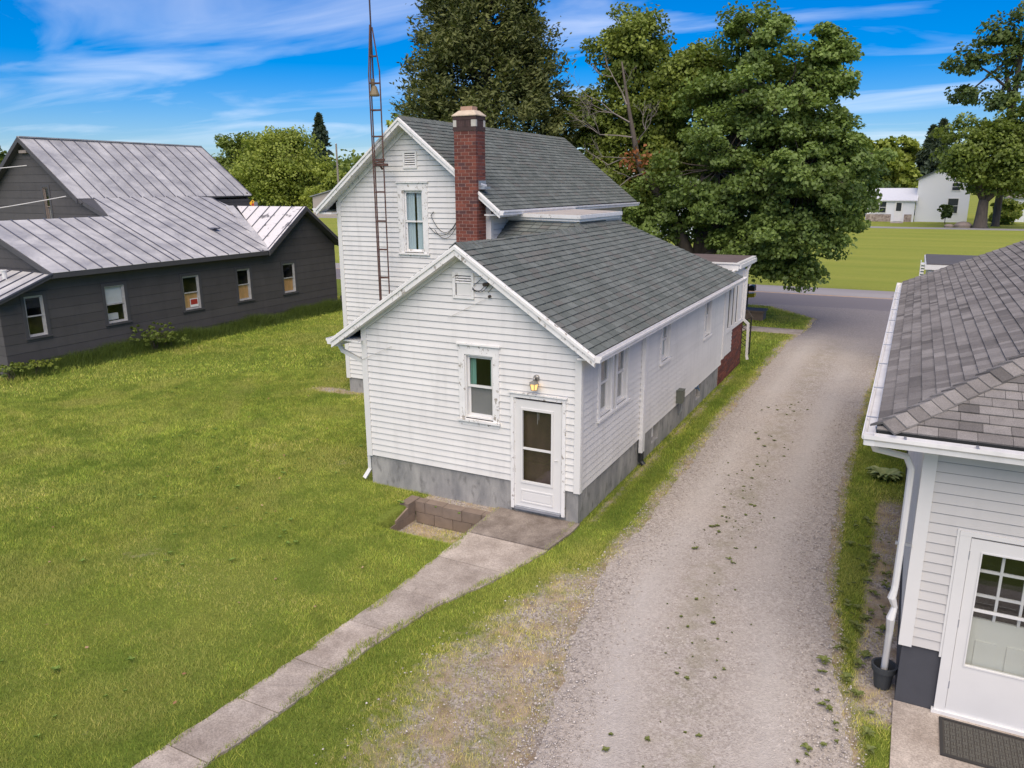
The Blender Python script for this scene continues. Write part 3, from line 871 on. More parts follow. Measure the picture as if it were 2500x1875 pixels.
mb.box(fx0, fx1, fy0, fy0+.03, zc+.131, zc+.22); mb.box(fx0, fx1, fy1-.03, fy1, zc+.131, zc+.22); mb.box(fx0, fx0+.03, fy0+.03, fy1-.03, zc+.131, zc+.22); mb.box(fx1-.03, fx1, fy0+.03, fy1-.03, zc+.131, zc+.22)
mb.build('flue', mat('clay_flue', (.45,.28,.20), .85, .15, 9), ch)
mb = MB(); mb.box(CX1+.001, CX1+.17, 5.02, 5.30, 5.60, 5.66); mb.box(CX1+.001, CX1+.02, 5.02, 5.36, 5.661, 5.80); mb.tube([(CX1+.05,5.03,5.70),(CX1+.16,5.12,5.66)], .05, 8); mb.build('flashing', GALV, WH)

# front door: storm door in a peeling casing
mb = MB()
fbox(mb, FF, -1.285, -1.225, .10, 2.16, 0, .04); fbox(mb, FF, -.305, -.245, .10, 2.16, 0, .04); fbox(mb, FF, -1.285, -.245, 2.161, 2.23, 0, .043); fbox(mb, FF, -1.31, -.22, 2.231, 2.255, 0, .07)
fbox(mb, FF, -1.224, -1.205, .12, 2.16, -.10, .01); fbox(mb, FF, -.325, -.306, .12, 2.16, -.10, .01)
dr = mb.build('door', PEEL, WH)
mb = MB()
a0, a1, g0, g1 = -1.203, -.327, -1.06, -.515
fbox(mb, FF, a0, g0-.035, .15, 2.12, -.03, .012); fbox(mb, FF, g1+.035, a1, .15, 2.12, -.03, .012)
fbox(mb, FF, g0-.035, g1+.035, 1.975, 2.12, -.03, .011); fbox(mb, FF, g0-.035, g1+.035, .15, .62, -.03, .011)
mb.build('storm_door', PVC, dr)
mb = MB()
for q in ((g0-.036,g0,.60,1.98),(g1,g1+.036,.60,1.98),(g0,g1,1.94,1.98),(g0,g1,.60,.64)): fbox(mb, FF, *q, -.02, .026)
fbox(mb, FF, -1.10, -.475, .455, .475, .0112, .022); fbox(mb, FF, -1.10, -.475, .235, .255, .0112, .022); fbox(mb, FF, -1.10, -1.08, .255, .455, .0112, .022); fbox(mb, FF, -.495, -.475, .255, .455, .0112, .022); fbox(mb, FF, -1.05, -.525, .285, .425, .0112, .018)
mb.build('moulding', PVC, dr)
mb = MB(); fbox(mb, FF, g0, g1, 1.225, 1.262, -.018, .012); mb.build('meeting_rail', PVC, dr)
mb = MB(); mb.add([FF.p(x, y, -.005) for x, y in ((g0,.64),(g1,.64),(g1,1.94),(g0,1.94))], [(0,1,2,3)]); mb.build('pane', GLASS, dr)
mb = MB(); fbox(mb, FF, -1.20, -.33, .14, 2.14, -.13, -.10); mb.build('inner_door', WOODI, dr)
mb = MB(); fbox(mb, FF, -1.06, -.52, 1.10, 1.13, -.0995, -.09); fbox(mb, FF, -1.06, -.52, .99, 1.02, -.0995, -.09); fbox(mb, FF, -.99, -.58, .70, .95, -.0995, -.092); mb.build('inner_panel', WOODI, dr)
mb = MB(); fbox(mb, FF, -1.204, -.326, .10, .145, -.1, .06); mb.build('threshold', GALV, dr)
mb = MB(); mb.tube([FF.p(-.40,1.12,.013), FF.p(-.40,1.12,.04), FF.p(-.44,1.12,.045)], .008, 6); mb.build('handle', PVC, dr)
mb = MB(); mb.tube([FF.p(-.80,1.93,-.03), FF.p(-.80,1.70,-.035)], .003, 5); mb.tube([FF.p(-.77,1.93,-.03), FF.p(-.775,1.78,-.035)], .003, 5); mb.build('pull_cord', WIREW, dr)
# porch lamp, lit
LX, LZ = -.79, 2.47
mb = MB(); mb.lathe((0,0,0), [(.002,0),(.055,0),(.055,.02),(.03,.035)], 14)
mb.v = [(LX+x, -.022-z, LZ+.07+y) for x, y, z in mb.v]
mb.tube([(LX,-.05,LZ+.07),(LX,-.10,LZ+.10),(LX,-.13,LZ+.07),(LX,-.13,LZ+.03)], .018, 8)
lamp = mb.build('wall_lamp', BRASS, WH, smooth=True)
mb = MB(); c = (LX,-.13,0)
mb.lathe((LX,-.13,LZ-.005), [(.02,.05),(.085,.012),(.09,0)], 6); mb.build('lamp_hood', BRASS, lamp)
mb = MB()
for k in range(6):
    a = k*math.pi/3; mb.tube([(LX+.082*math.cos(a),-.13+.082*math.sin(a),LZ-.005),(LX+.055*math.cos(a),-.13+.055*math.sin(a),LZ-.115)], .006, 5)
mb.lathe((LX,-.13,LZ-.125), [(.03,0),(.058,.003),(.058,.012),(.03,.013)], 6); mb.build('lamp_cage', BRASS, lamp)
mb = MB(); mb.lathe((LX,-.13,LZ-.112), [(.05,0),(.076,.104)], 6); mb.f = mb.f[:-2]; mb.build('lamp_glass', LAMPGL, lamp)
# insulators and wires on the front gable
PORC = mat('brown_porcelain', (.06,.045,.035), .5, .2)
mb = MB(); mb.tube([(-1.74,-.02,4.07),(-1.74,-.10,4.07)], .035, 8); mb.tube([(-1.62,-.02,4.13),(-1.62,-.10,4.13)], .04, 8); mb.tube([(-1.74,-.08,4.07),(-1.68,-.10,4.09),(-1.62,-.08,4.13)], .02, 6); mb.build('insulator', PORC, WH)
mb = MB(); mb.tube([(-1.67,-.02,3.87),(-1.67,-.06,3.87)], .025, 8); mb.build('insulator', PORC, WH)
def sag(p, q, s, n=10): return [tuple(np.array(p)*(1-t)+np.array(q)*t-np.array([0,0,1])*s*4*t*(1-t)) for t in np.linspace(0, 1, n)]
mb = MB(); mb.tube(sag((-2.0,-.05,3.98),(-1.74,-.09,4.05),.07), .006, 5); mb.tube(sag((-2.0,-.05,4.0),(-1.64,-.09,4.10),.11), .006, 5); mb.tube([(-2.0,-.04,4.02),(-1.75,-.05,4.22)], .005, 5); mb.tube([(-1.70,-.04,3.93),(-1.52,-.05,4.12)], .005, 5)
mb.build('cable', WIRE, WH)
mb = MB(); mb.tube([(-1.67,-.05,3.86),(-2.5,-.05,3.45)], .004, 5); mb.tube([(-3.75,-.05,2.82),(-4.45,-.05,2.50)], .004, 5); mb.tube([(-4.45,-.05,2.50),(-4.6,.3,2.35)], .004, 5); mb.build('cable', WIREW, WH)
# cable loops by the chimney
mb = MB(); mb.box(-5.52, -5.42, 5.30, 5.38, 4.86, 4.95); mb.build('cable_box', ELBOX, WH)
mb = MB(); mb.tube(sag((-6.30,5.34,4.95),(-5.5,5.33,4.9),.38,14), .008, 5); mb.tube(sag((-6.36,5.34,4.68),(-5.48,5.33,4.88),.30,14), .008, 5); mb.tube([(-6.30,5.34,4.95),(-6.22,5.34,5.05)], .012, 5); mb.tube(sag((-6.2,5.34,4.62),(-5.46,5.33,4.88),.34,14), .007, 5); mb.build('cable', WIRE, WH)
mb = MB(); mb.tube([(-5.41,5.35,5.4),(-5.41,5.35,3.2)], .018, 6); mb.build('conduit', PVC, WH)
# meter box, hose tap on the right wall
mb = MB(); mb.box(.024, .17, 5.98, 6.22, .66, .96); mb.box(.024, .18, 5.97, 6.23, .961, .975); eb = mb.build('meter_box', ELBOX, WH)
mb = MB(); mb.tube([(.08,6.24,.92),(.08,6.34,.86),(.06,6.36,.40),(.02,6.36,.30)], .025, 8); mb.build('conduit', GALV, eb)
mb = MB(); mb.tube([(.0,7.8,.60),(.12,7.8,.60),(.14,7.8,.54)], .018, 8); mb.tube([(.10,7.74,.66),(.10,7.86,.66)], .014, 6); mb.tube([(.10,7.8,.60),(.10,7.8,.66)], .01, 6); mb.build('hose_tap', mat('blue_valve', (.03,.09,.17), .5, .1), WH)
# ------------------------------------------------------------------ the dark grey farmhouse
GH = empty('grey_farmhouse', (-22, 9, 0), 'dark grey farmhouse with a long standing seam metal roof and boarded windows', 'house')
GX, GE = -19.8, -19.45
FG = Fr((GX,0,0), (0,1,0), (0,0,1))
GW = [(2.83,3.43),(5.57,6.33),(8.80,9.56),(11.50,12.19),(14.12,14.85)]
gholes = [(a-.10,b+.10,1.0,2.52) for a, b in GW]
pA = [(2.06,.05),(3.65,.05),(3.65,3.02),(2.06,2.42)]
pB = [(3.65,.05),(13.0,.05),(13.0,3.02),(3.65,3.02)]
pC = [(13.0,.05),(17.65,.05),(17.65,3.0),(15.46,4.72),(13.0,3.02)]
clad(GH, FG, [pA, pB, pC], gholes, .05, .31, .012, .004, DGREY, UNDER, board='siding_course')
GSASH = mat('grey_sash', (.46,.45,.44), .7, .2, 8)
def gwin(i, upper=None, lower=None, c='dark'):
    a, b = GW[i]
    return window(GH, FG, a, b, 1.12, 2.40, cas=.11, casm=DGREYT, sash=GSASH, upper=upper, lower=lower, depth=.08)
gwin(0); w = gwin(1, upper=('blind', BLIND)); gwin(2, lower=('board', PLY)); gwin(3, lower=('board', PLY)); gwin(4, lower=('board', PLY))
for k in range(7):
    mb = MB(); fbox(mb, FG, GW[1][0]+.07, GW[1][1]-.07, 1.80+k*.08, 1.808+k*.08, -.099, -.094); mb.build('blind_slat', SCREEN, w)
a, b = GW[2]
mb = MB(); fbox(mb, FG, a+.30, b-.08, 1.20, 1.52, -.045, -.04); sg = mb.build('notice', BLIND, GH)
mb = MB(); fbox(mb, FG, a+.33, b-.11, 1.29, 1.49, -.0395, -.038); mb.build('notice_panel', RED, sg)
mb = MB(); fbox(mb, FG, GW[1][0]+.12, GW[1][1]-.2, 1.2, 1.42, -.3, -.2); mb.build('clutter', BLIND, w)
# other walls
FG2 = Fr((-25,2.06,0), (1,0,0), (0,0,1))
clad(GH, FG2, [[(0,.05),(5.2,.05),(5.2,2.42),(0,2.42)]], [], .05, .31, .012, .004, DGREY, UNDER, board='siding_course')
FG3 = Fr((0,3.80,0), (1,0,0), (0,0,1))
clad(GH, FG3, [[(-23.15,2.5),(GX,2.5),(GX,3.08),(-23.15,4.48)]], [], 2.5, .31, .012, .004, DGREY, UNDER, board='siding_course')
FG4 = Fr((0,8.70,0), (1,0,0), (0,0,1))
gw2 = (-27.36,-26.80,4.06,5.80)
clad(GH, FG4, [[(-30.6,0),(-24.76,0),(-24.76,5.12),(-27.98,7.52),(-30.6,5.56)], [(-24.76,0),(-20.4,0),(-20.4,3.3),(-24.76,5.12)]], [gw2], 0, .31, .012, .004, DGREY, UNDER, board='siding_course')
window(GH, FG4, -27.26, -26.90, 4.16, 5.70, cas=.10, casm=DGREYT, sash=mat('tan_sash', (.22,.18,.15), .7), lower=('board', SCREEN), depth=.08)
mb = MB(); mb.box(-28.25, -27.75, 8.55, 8.68, 7.05, 7.16); mb.build('hook', mat('old_wood', (.32,.27,.24), .8), GH)
FG5 = Fr((-24.80,8.7,0), (0,1,0), (0,0,1))
clad(GH, FG5, [[(0,0),(8.75,0),(8.75,5.1),(0,5.1)]], [], 0, .31, .012, .004, DGREY, UNDER, board='siding_course')
FG6 = Fr((-19.8,17.65,0), (-1,0,0), (0,0,1))
clad(GH, FG6, [[(0,0),(5,0),(5,3.0),(0,3.0)]], [], 0, .62, .012, .004, DGREY, UNDER, board='siding_course')
mb = MB(); mb.box(-30.55, -24.85, 17.38, 17.44, 0, 5.4); mb.box(-30.62, -30.55, 8.72, 17.4, 0, 5.4); mb.build('wall', DGREY, GH)
mb = MB(); mb.box(-24.5, -24.3, 17.445, 17.50, 4.75, 4.95); mb.build('wall_panel', GALV, GH)
mb = MB(); mb.box(GX-.4, GX-.06, 2.1, 17.6, -.3, .05); mb.build('foundation', CONC, GH)
# metal roofs, each pan an object with a seam
def pans(pts_fn, w, u0, u1, F, m, parent, th=.03, seamm=None):
    """pts_fn(u) -> (v_low, v_high) on plane F; pans run up the slope"""
    u = u0; rn = random.Random(int(u0*100) % 97)
    while u < u1-.02:
        ub = min(u+w, u1)
        la, ha = pts_fn(u); lb, hb = pts_fn(ub)
        if (ha-la) > .01 or (hb-lb) > .01:
            mb = MB(); P = [F.p(u+.004,la,0), F.p(ub-.004,lb,0), F.p(ub-.004,hb,0), F.p(u+.004,ha,0)]
            mb.prism(P, F.n*(.012+rn.random()*.004))
            o = mb.build('roof_pan', m, parent)
            mb = MB(); mb.bar(F.p(ub,lb+.01,.025), F.p(ub,max(hb,lb+.05),.025), .028, .05, tuple(F.n)); mb.build('seam', SEAM, o)
        u = ub
PS = (5.25-3.06)/(-GE-(-24.76)*-1) if False else (5.25-3.06)/(24.76-19.45)
pl = math.sqrt(1+PS*PS)
FP2 = Fr((GE,0,3.06), (0,1,0), (-1,0,PS))
def p2(u):
    hi = (23.15-19.45)*pl if u < 8.58 else (24.76-19.45)*pl
    if u > 14.83: hi = (24.76-19.45-(u-14.83)/.31*1.16)*pl
    lo = 0 if u <= 13.0 else (u-13.0)/(15.14-13.0)*(23.6-19.45)*pl
    return lo, max(hi, lo)
def deck(F, poly, th=.08, m=None, name='roof'):
    mb = MB(); mb.prism([F.p(a, b, -.004) for a, b in poly], -F.n*th); return mb.build(name, m or DGREYT, GH)
h1, h2 = (23.15-19.45)*pl, (24.76-19.45)*pl
r2 = deck(FP2, [(3.65,0),(13.0,0),(15.1,(23.55-19.45)*pl),(14.8,h2),(8.55,h2),(8.55,h1),(3.65,h1)])
pans(p2, .575, 3.65, 8.55, FP2, METAL, r2); pans(p2, .575, 8.55, 15.14, FP2, METAL, r2)
S1 = (7.65-5.25)/(27.98-24.76); l1 = math.sqrt(1+S1*S1)
FP1 = Fr((-24.76,0,5.25), (0,1,0), (-1,0,S1)); hh1 = (27.98-24.76)*l1
r1 = deck(FP1, [(8.45,-.25),(17.55,-.0),(17.55,hh1),(8.45,hh1)])
pans(lambda u: (0.0, hh1), .575, 8.45, 17.6, FP1, METAL, r1)
mb = MB(); mb.bar((-27.98,8.45,7.68), (-27.98,17.6,7.66), .2, .05); mb.build('ridge_roll', METAL, r1)
FP1b = Fr((-31.2,0,5.25), (0,-1,0), (1,0,S1))
r1b = deck(FP1b, [(-8.45,0),(-17.55,0),(-17.55,hh1),(-8.45,hh1)]); pans(lambda u: (0.0, hh1), .575, -17.6, -8.45, FP1b, METAL, r1b)
# back slope of the front part
mb = MB(); mb.prism([(-23.15,3.65,4.60),(-26.6,3.65,3.2),(-26.6,8.5,3.2),(-23.15,8.5,4.60)], (0,0,-.08)); mb.build('roof', METAL, GH)
# cross gable
S3 = (4.8-3.04)/(15.46-13.0); l3 = math.sqrt(1+S3*S3)
FP3 = Fr((-23.6,15.46,4.8), (1,0,0), (0,-1,-S3) if False else (0,1,S3))
FP3.o = np.array([-23.6,13.0,3.04]); hg = (15.46-13.0)*l3
def p3(u):          # valley runs from the far top corner to the eave end
    return max(0.0, hg-(u/4.15)*hg)+0.0, hg
r3 = deck(FP3, [(0,hg-.02),(4.15,0),(4.15,hg)])
pans(p3, .66, .10, 4.22, FP3, METAL2, r3)
FP4 = Fr((-19.38,17.95,4.8-S3*2.49), (-1,0,0), (0,-1,S3))
r4 = deck(FP4, [(0,0),(4.2,0),(4.2,2.49*l3),(0,2.49*l3)]); pans(lambda u: (0.0, 2.49*l3), .66, 0, 4.2, FP4, METAL2, r4)
mb = MB(); mb.bar((-23.55,14.98,4.83),(-19.43,12.98,3.08), .34, .02); mb.build('valley_flashing', METAL, GH)
# eave fascias, rakes
mb = MB(); mb.box(GE-.03, GE+.01, 3.65, 13.0, 2.90, 3.045); mb.build('fascia', DGREYT, GH)
mb = MB(); mb.box(GX, GE-.03, 3.7, 13.0, 2.93, 2.97); mb.build('soffit', DGREYT, GH)
def yz_rake(y0, z0, y1, z1, x, w=.16, t=.04):
    mb = MB(); mb.prism([(x,y0,z0),(x,y1,z1),(x,y1,z1-w),(x,y0,z0-w)], (t,0,0)); return mb.build('rake_board', DGREYT, GH)
yz_rake(13.0, 3.03, 15.46, 4.79, -19.40); yz_rake(15.46, 4.79, 17.95, 3.02, -19.40)
mb = MB(); mb.prism([(GX,13.05,3.0),(GX,15.46,4.72),(GX,15.46,4.66),(GX,13.05,2.94)], (.42,0,0)); mb.prism([(GX,17.9,2.98),(GX,15.46,4.72),(GX,15.46,4.66),(GX,17.9,2.92)], (.42,0,0)); mb.build('soffit', DGREYT, GH)
def xz_rake(x0, z0, x1, z1, y, w=.17, t=.04):
    mb = MB(); mb.prism([(x0,y,z0),(x1,y,z1),(x1,y,z1-w),(x0,y,z0-w)], (0,t,0)); return mb.build('rake_board', DGREYT, GH)
xz_rake(-24.76, 5.245, -27.98, 7.645, 8.405); xz_rake(-31.2, 5.245, -27.98, 7.645, 8.405); xz_rake(-24.76, 5.245, -23.15, 4.58, 8.505)
xz_rake(GE, 3.055, -23.15, 4.58, 3.605)
# low shed roof at the front corner
mb = MB(); mb.prism([(GE,3.66,3.02),(-25.2,3.66,3.10),(-25.2,1.85,2.42),(GE,1.85,2.36)], (0,0,-.09)); rs_ = mb.build('roof', DGREYT, GH)
FP5 = Fr((-25.2,1.85,2.42), (5.75,0,-.06), (0,1.81,.67))
pans(lambda u: (0.0, 1.93), .6, 0, 5.76, FP5, METAL, rs_)
mb = MB(); mb.tube([(-21.05,3.1,2.85),(-21.05,3.1,3.12)], .07, 10); mb.tube([(-21.05,3.1,3.12),(-21.05,3.1,3.16)], .1, 10); mb.build('vent_pipe', PVC, GH)
mb = MB(); mb.box(-21.75, -21.35, 11.95, 12.30, 3.97, 4.02); mb.build('roof_patch', SEAM, GH)
# low ramp with white rails at its far corner
mb = MB(); mb.box(-19.75, -18.9, 17.8, 19.2, 0, .55); rp = mb.build('side_ramp', DGREY, GH)
for z in (.62, .95): mb = MB(); mb.box(-19.0, -18.94, 17.75, 19.3, z, z+.06); mb.build('rail', TRIM, rp)
# service wires to the grey house
mb = MB(); mb.tube(sag((-27.6,8.4,6.55),(-33,4.0,6.0),.05), .018, 5); o = mb.build('service_wire', WIREW); tag(o, 'pale cable strung to the peak of the grey farmhouse gable', 'cable', None)
mb = MB(); mb.tube(sag((-25.3,8.35,5.35),(-31.5,5.0,4.35),.06), .02, 5); o = mb.build('service_wire', WIREW); tag(o, 'pale cable strung to the eave corner of the grey farmhouse', 'cable', None)

# ------------------------------------------------------------------ antenna tower by the main gable
AT = empty('antenna_tower', (-7.55, 5.0, 0), 'rusty ladder-like antenna tower rising beside the white gable', 'antenna tower')
TX0, TX1, TY = -7.66, -7.39, 5.0
rails = [[(TX0,4.93,0),(TX0,4.93,8.3),(-7.62,4.96,9.45)], [(TX1,4.93,0),(TX1,4.93,8.4),(-7.575,4.96,9.40)], [(-7.55,4.74,0),(-7.59,4.76,8.3),(-7.61,4.92,9.45)]]
for p in rails: mb = MB(); mb.tube(p, .017, 8); mb.build('rail', RUST, AT)
z = .5
while z < 9.0:
    k = 0 if z < 8.35 else (z-8.35)/1.1
    a, b = np.array([TX0+.04*k,4.93+.03*k,z]), np.array([TX1-.19*k,4.93+.03*k,z]); c = np.array([-7.57-.03*k,4.74+.2*k,z])
    mb = MB(); mb.bar(a, b, .025, .04); mb.bar(b, c, .02, .025); mb.bar(c, a, .02, .025); mb.build('rung', RUST, AT); z += .62 if z > 6 else .72
mb = MB(); mb.tube([(-7.60,4.95,8.1),(-7.61,4.95,12.5)], .02, 8); mb.build('mast', mat('dark_mast', (.05,.03,.035), .6), AT)
mb = MB(); mb.bar((TX0-.04,4.92,6.32),(TX1+.04,4.92,6.32), .04, .05); mb.bar((TX0,4.92,6.20),(TX1+.13,4.92,6.20), .05, .06); mb.bar((-7.50,4.92,6.2),(-7.50,5.02,6.1), .04, .04); mb.build('bracket', RUST, AT)
mb = MB(); mb.tube([(-7.57,4.88,8.22),(-7.57,4.88,8.05)], [.05,.05], 10); mb.lathe((-7.52,4.86,7.82), [(.12,0),(.125,.03),(.06,.22),(.04,.24)], 12); mb.build('rotor_motor', mat('ochre_enamel', (.20,.155,.085), .6, .2), AT)

# ------------------------------------------------------------------ garage on the right
GA = empty('garage', (7.5, 3, 0), 'pale grey sided garage with weathered shingle hip roof and nine-pane storm door', 'garage')
AX0, AY0, AX1, AY1 = 4.99, -2.74, 12.4, 9.9
FGA = Fr((0,AY0,0), (1,0,0), (0,0,1))
clad(GA, FGA, [[(AX0,.76),(AX1,.76),(AX1,3.16),(AX0,3.16)]], [(5.39,6.46,.05,2.19)], .76, .1135, .019, .004, GARW, SHADEBACK, board='siding_strip', shrink=.01)
FGB = Fr((AX0,AY1,0), (0,-1,0), (0,0,1))
clad(GA, FGB, [[(0,.76),(AY1-AY0,.76),(AY1-AY0,3.16),(0,3.16)]], [], .76, .1135, .019, .004, WHITE, SHADEBACK, board='siding_strip')
mb = MB(); mb.box(AX0+.008, 5.39, AY0+.008, AY0+.25, -.2, .755); mb.box(6.46, AX1, AY0+.008, AY0+.25, -.2, .755); mb.box(AX0+.008, AX0+.25, AY0+.26, AY1, -.2, .755); mb.box(5.39, 6.46, AY0+.02, AY0+.25, -.2, .05)
mb.build('foundation', GFOUND, GA)
mb = MB(); mb.box(AX0+.02, AX1, AY1-.05, AY1, 0, 3.16); mb.box(AX1-.05, AX1, AY0, AY1-.05, 0, 3.16); mb.build('wall', GARW, GA)
mb = MB(); mb.box(AX0-.03, AX0+.10, AY0-.03, AY0, .74, 3.14); mb.box(AX0-.031, AX0, AY0, AY0+.12, .74, 3.14); mb.build('corner_board', PVC, GA)
# door: casing, storm door and the nine-pane door behind it
mb = MB()
fbox(mb, FGA, 5.385, 5.49, .06, 2.15, 0, .03); fbox(mb, FGA, 6.36, 6.465, .06, 2.15, 0, .03); fbox(mb, FGA, 5.385, 6.465, 2.151, 2.20, 0, .033); fbox(mb, FGA, 5.36, 5.384, .70, 2.21, 0, .024)
gd = mb.build('door', PVC, GA)
mb = MB()
fbox(mb, FGA, 5.494, 5.595, .10, 2.13, -.02, .022); fbox(mb, FGA, 6.255, 6.356, .10, 2.13, -.02, .022); fbox(mb, FGA, 5.595, 6.255, 2.0, 2.13, -.02, .021); fbox(mb, FGA, 5.595, 6.255, .10, .655, -.02, .021)
mb.build('storm_door', PVC, gd)
mb = MB()
for q in ((5.595,5.61,.655,2.0),(6.24,6.255,.655,2.0),(5.61,6.24,1.985,2.0),(5.61,6.24,.655,.67)): fbox(mb, FGA, *q, -.015, .03)
mb.build('glazing_bead', PVC, gd)
mb = MB(); fbox(mb, FGA, 5.61, 6.24, 1.315, 1.345, -.012, .012); mb.build('meeting_rail', PVC, gd)
mb = MB(); mb.add([FGA.p(x, y, .004) for x, y in ((5.61,.67),(6.24,.67),(6.24,1.985),(5.61,1.985))], [(0,1,2,3)]); mb.build('pane', GLASS, gd)
mb = MB(); fbox(mb, FGA, 5.5, 6.35, .08, 1.20, -.10, -.065); fbox(mb, FGA, 5.5, 5.60, 1.20, 2.13, -.10, -.065); fbox(mb, FGA, 6.25, 6.35, 1.20, 2.13, -.10, -.065); fbox(mb, FGA, 5.60, 6.25, 2.03, 2.13, -.10, -.065)
fbox(mb, FGA, 5.68, 5.88, .25, .95, -.0649, -.055); fbox(mb, FGA, 5.97, 6.17, .25, .95, -.0649, -.055)
mb.build('inner_door', mat('cream_door', (.62,.62,.55), .5, .03), gd)
mb = MB()
for x in (5.80, 6.02): fbox(mb, FGA, x, x+.026, 1.20, 2.03, -.09, -.06)
for z in (1.46, 1.74): fbox(mb, FGA, 5.60, 6.25, z, z+.026, -.089, -.061)
mb.build('muntin', PVC, gd)
mb = MB(); mb.add([FGA.p(x, y, -.08) for x, y in ((5.60,1.2),(6.25,1.2),(6.25,2.03),(5.60,2.03))], [(0,1,2,3)]); mb.build('pane', GLASS, gd)
mb = MB(); q = [FGA.p(x, y, n) for n in (-.11, -1.3) for x, y in ((5.45,.05),(6.4,.05),(6.4,2.15),(5.45,2.15))]
mb.add(q, [(4,5,6,7),(0,1,5,4),(1,2,6,5),(2,3,7,6),(3,0,4,7)]); mb.build('room', INSIDE, gd)
mb = MB(); mb.box(5.36, 6.49, AY0-.05, AY0+.02, .0, .06); mb.box(5.42, 6.43, AY0-.02, AY0+.01, .061, .10); mb.build('sill', TRIM, gd)
mb = MB()
for z in (.35, 1.1, 1.9): mb.tube([FGA.p(5.492,z,.026), FGA.p(5.492,z+.09,.026)], .007, 6)
mb.build('hinge', GALV, gd)
# roof
GSl = .448; gl_ = math.sqrt(1+GSl*GSl)
E0x, E0y, Ez, Ry = 4.50, -3.17, 3.285, 10.35
half = 4.2; SHG = []
FA1 = Fr((E0x,0,Ez), (0,-1,0), (1,0,GSl))                   # left slope
pa1 = [(-E0y,0),(-Ry,0),(-Ry,half*gl_),(-E0y-half,half*gl_)]
ra1 = roof_plane(GA, FA1, pa1, .06, UNDER)
lst = []; shingles(FA1, pa1, .143, .21, lst, .45, .004, .016, seed=21); SHG += [(a, m_, ra1) for a, m_ in lst]
FA2 = Fr((E0x,E0y,Ez), (1,0,0), (0,1,GSl))                  # front slope
pa2 = [(0,0),(2*half,0),(half,half*gl_)]
ra2 = roof_plane(GA, FA2, pa2, .06, UNDER)
lst = []; shingles(FA2, pa2, .143, .21, lst, .45, .004, .016, seed=22); SHG += [(a, m_, ra2) for a, m_ in lst]
FA3 = Fr((E0x+2*half,0,Ez), (0,1,0), (-1,0,GSl))
pa3 = [(E0y,0),(Ry,0),(Ry,half*gl_),(E0y+half,half*gl_)]
ra3 = roof_plane(GA, FA3, pa3, .06, UNDER)
lst = []; shingles(FA3, pa3, .143, .23, lst, .4, .004, .011, seed=23); SHG += [(0, m_, ra3) for a, m_ in lst]
finish_shingles(SHG, SH2, None, GA, 300)
dg = np.array([1,1,GSl]); hipd = dg/np.linalg.norm(dg)
s1 = np.array([-1,1,0])/math.sqrt(2); s2 = -s1
caps(ra1, [(E0x+.05,E0y+.05,Ez+.006+.05*GSl),(E0x+half,E0y+half,Ez+half*GSl+.012)], .17, .155, SH2, s1*.95+np.array([0,0,-.30]), s2*.95+np.array([0,0,-.30]), 6, .016)
caps(ra1, [(E0x+half,E0y+half,Ez+half*GSl),(E0x+half,Ry,Ez+half*GSl)], .16, .2, SH2, np.array([-1,0,-GSl]), np.array([1,0,-GSl]), 7)
mb = MB(); mb.prism([(E0x-.02,Ry+.001,Ez-.02),(E0x+half,Ry+.001,Ez+half*GSl-.0),(E0x+half,Ry+.001,Ez+half*GSl-.16),(E0x-.02,Ry+.001,Ez-.16)], (0,.03,0)); mb.build('rake_board', PVC, GA)
gutter(GA, (E0x-.01,E0y-.11,Ez-.03), (E0x-.01,Ry,Ez-.03), (-1,0,0), .12, .11)
gutter(GA, (E0x-.11,E0y-.01,Ez-.03), (E0x+2*half,E0y-.01,Ez-.03), (0,-1,0), .12, .11)
mb = MB(); mb.box(E0x-.008, E0x+.03, E0y+.03, Ry, Ez-.15, Ez-.06); mb.box(E0x+.03, E0x+2*half, E0y-.008, E0y+.03, Ez-.15, Ez-.06); mb.build('fascia', PVC, GA)
mb = MB(); mb.box(E0x+.03, AX0, E0y+.03, Ry-.02, Ez-.14, Ez-.12); mb.box(AX0, AX1+.4, E0y+.031, AY0, Ez-.139, Ez-.121); mb.build('soffit', PVC, GA)
rn = random.Random(31)
for k in range(9):
    y = -2.4+k*1.35+rn.uniform(-.2,.2)
    mb = MB(); mb.box(E0x-.125, E0x-.005, y, y+.022, Ez-.038, Ez-.028); mb.build('gutter_strap', GALV, GA)
for k in range(5):
    x = 4.75+k*.62
    mb = MB(); mb.box(x, x+.022, E0y-.125, E0y-.005, Ez-.038, Ez-.028); mb.build('gutter_strap', GALV, GA)
mb = MB()
for k in range(60):
    x = rn.uniform(4.7, 7.4); mb.bar((x,E0y-.03-rn.random()*.05,Ez-.118), (x+rn.uniform(-.05,.05),E0y-.03-rn.random()*.05,Ez-.112), .02, .012)
mb.build('leaf_litter', mat('leaf_litter', (.045,.033,.024), .9, .3, 20, pvar=.4), GA, kind='stuff')
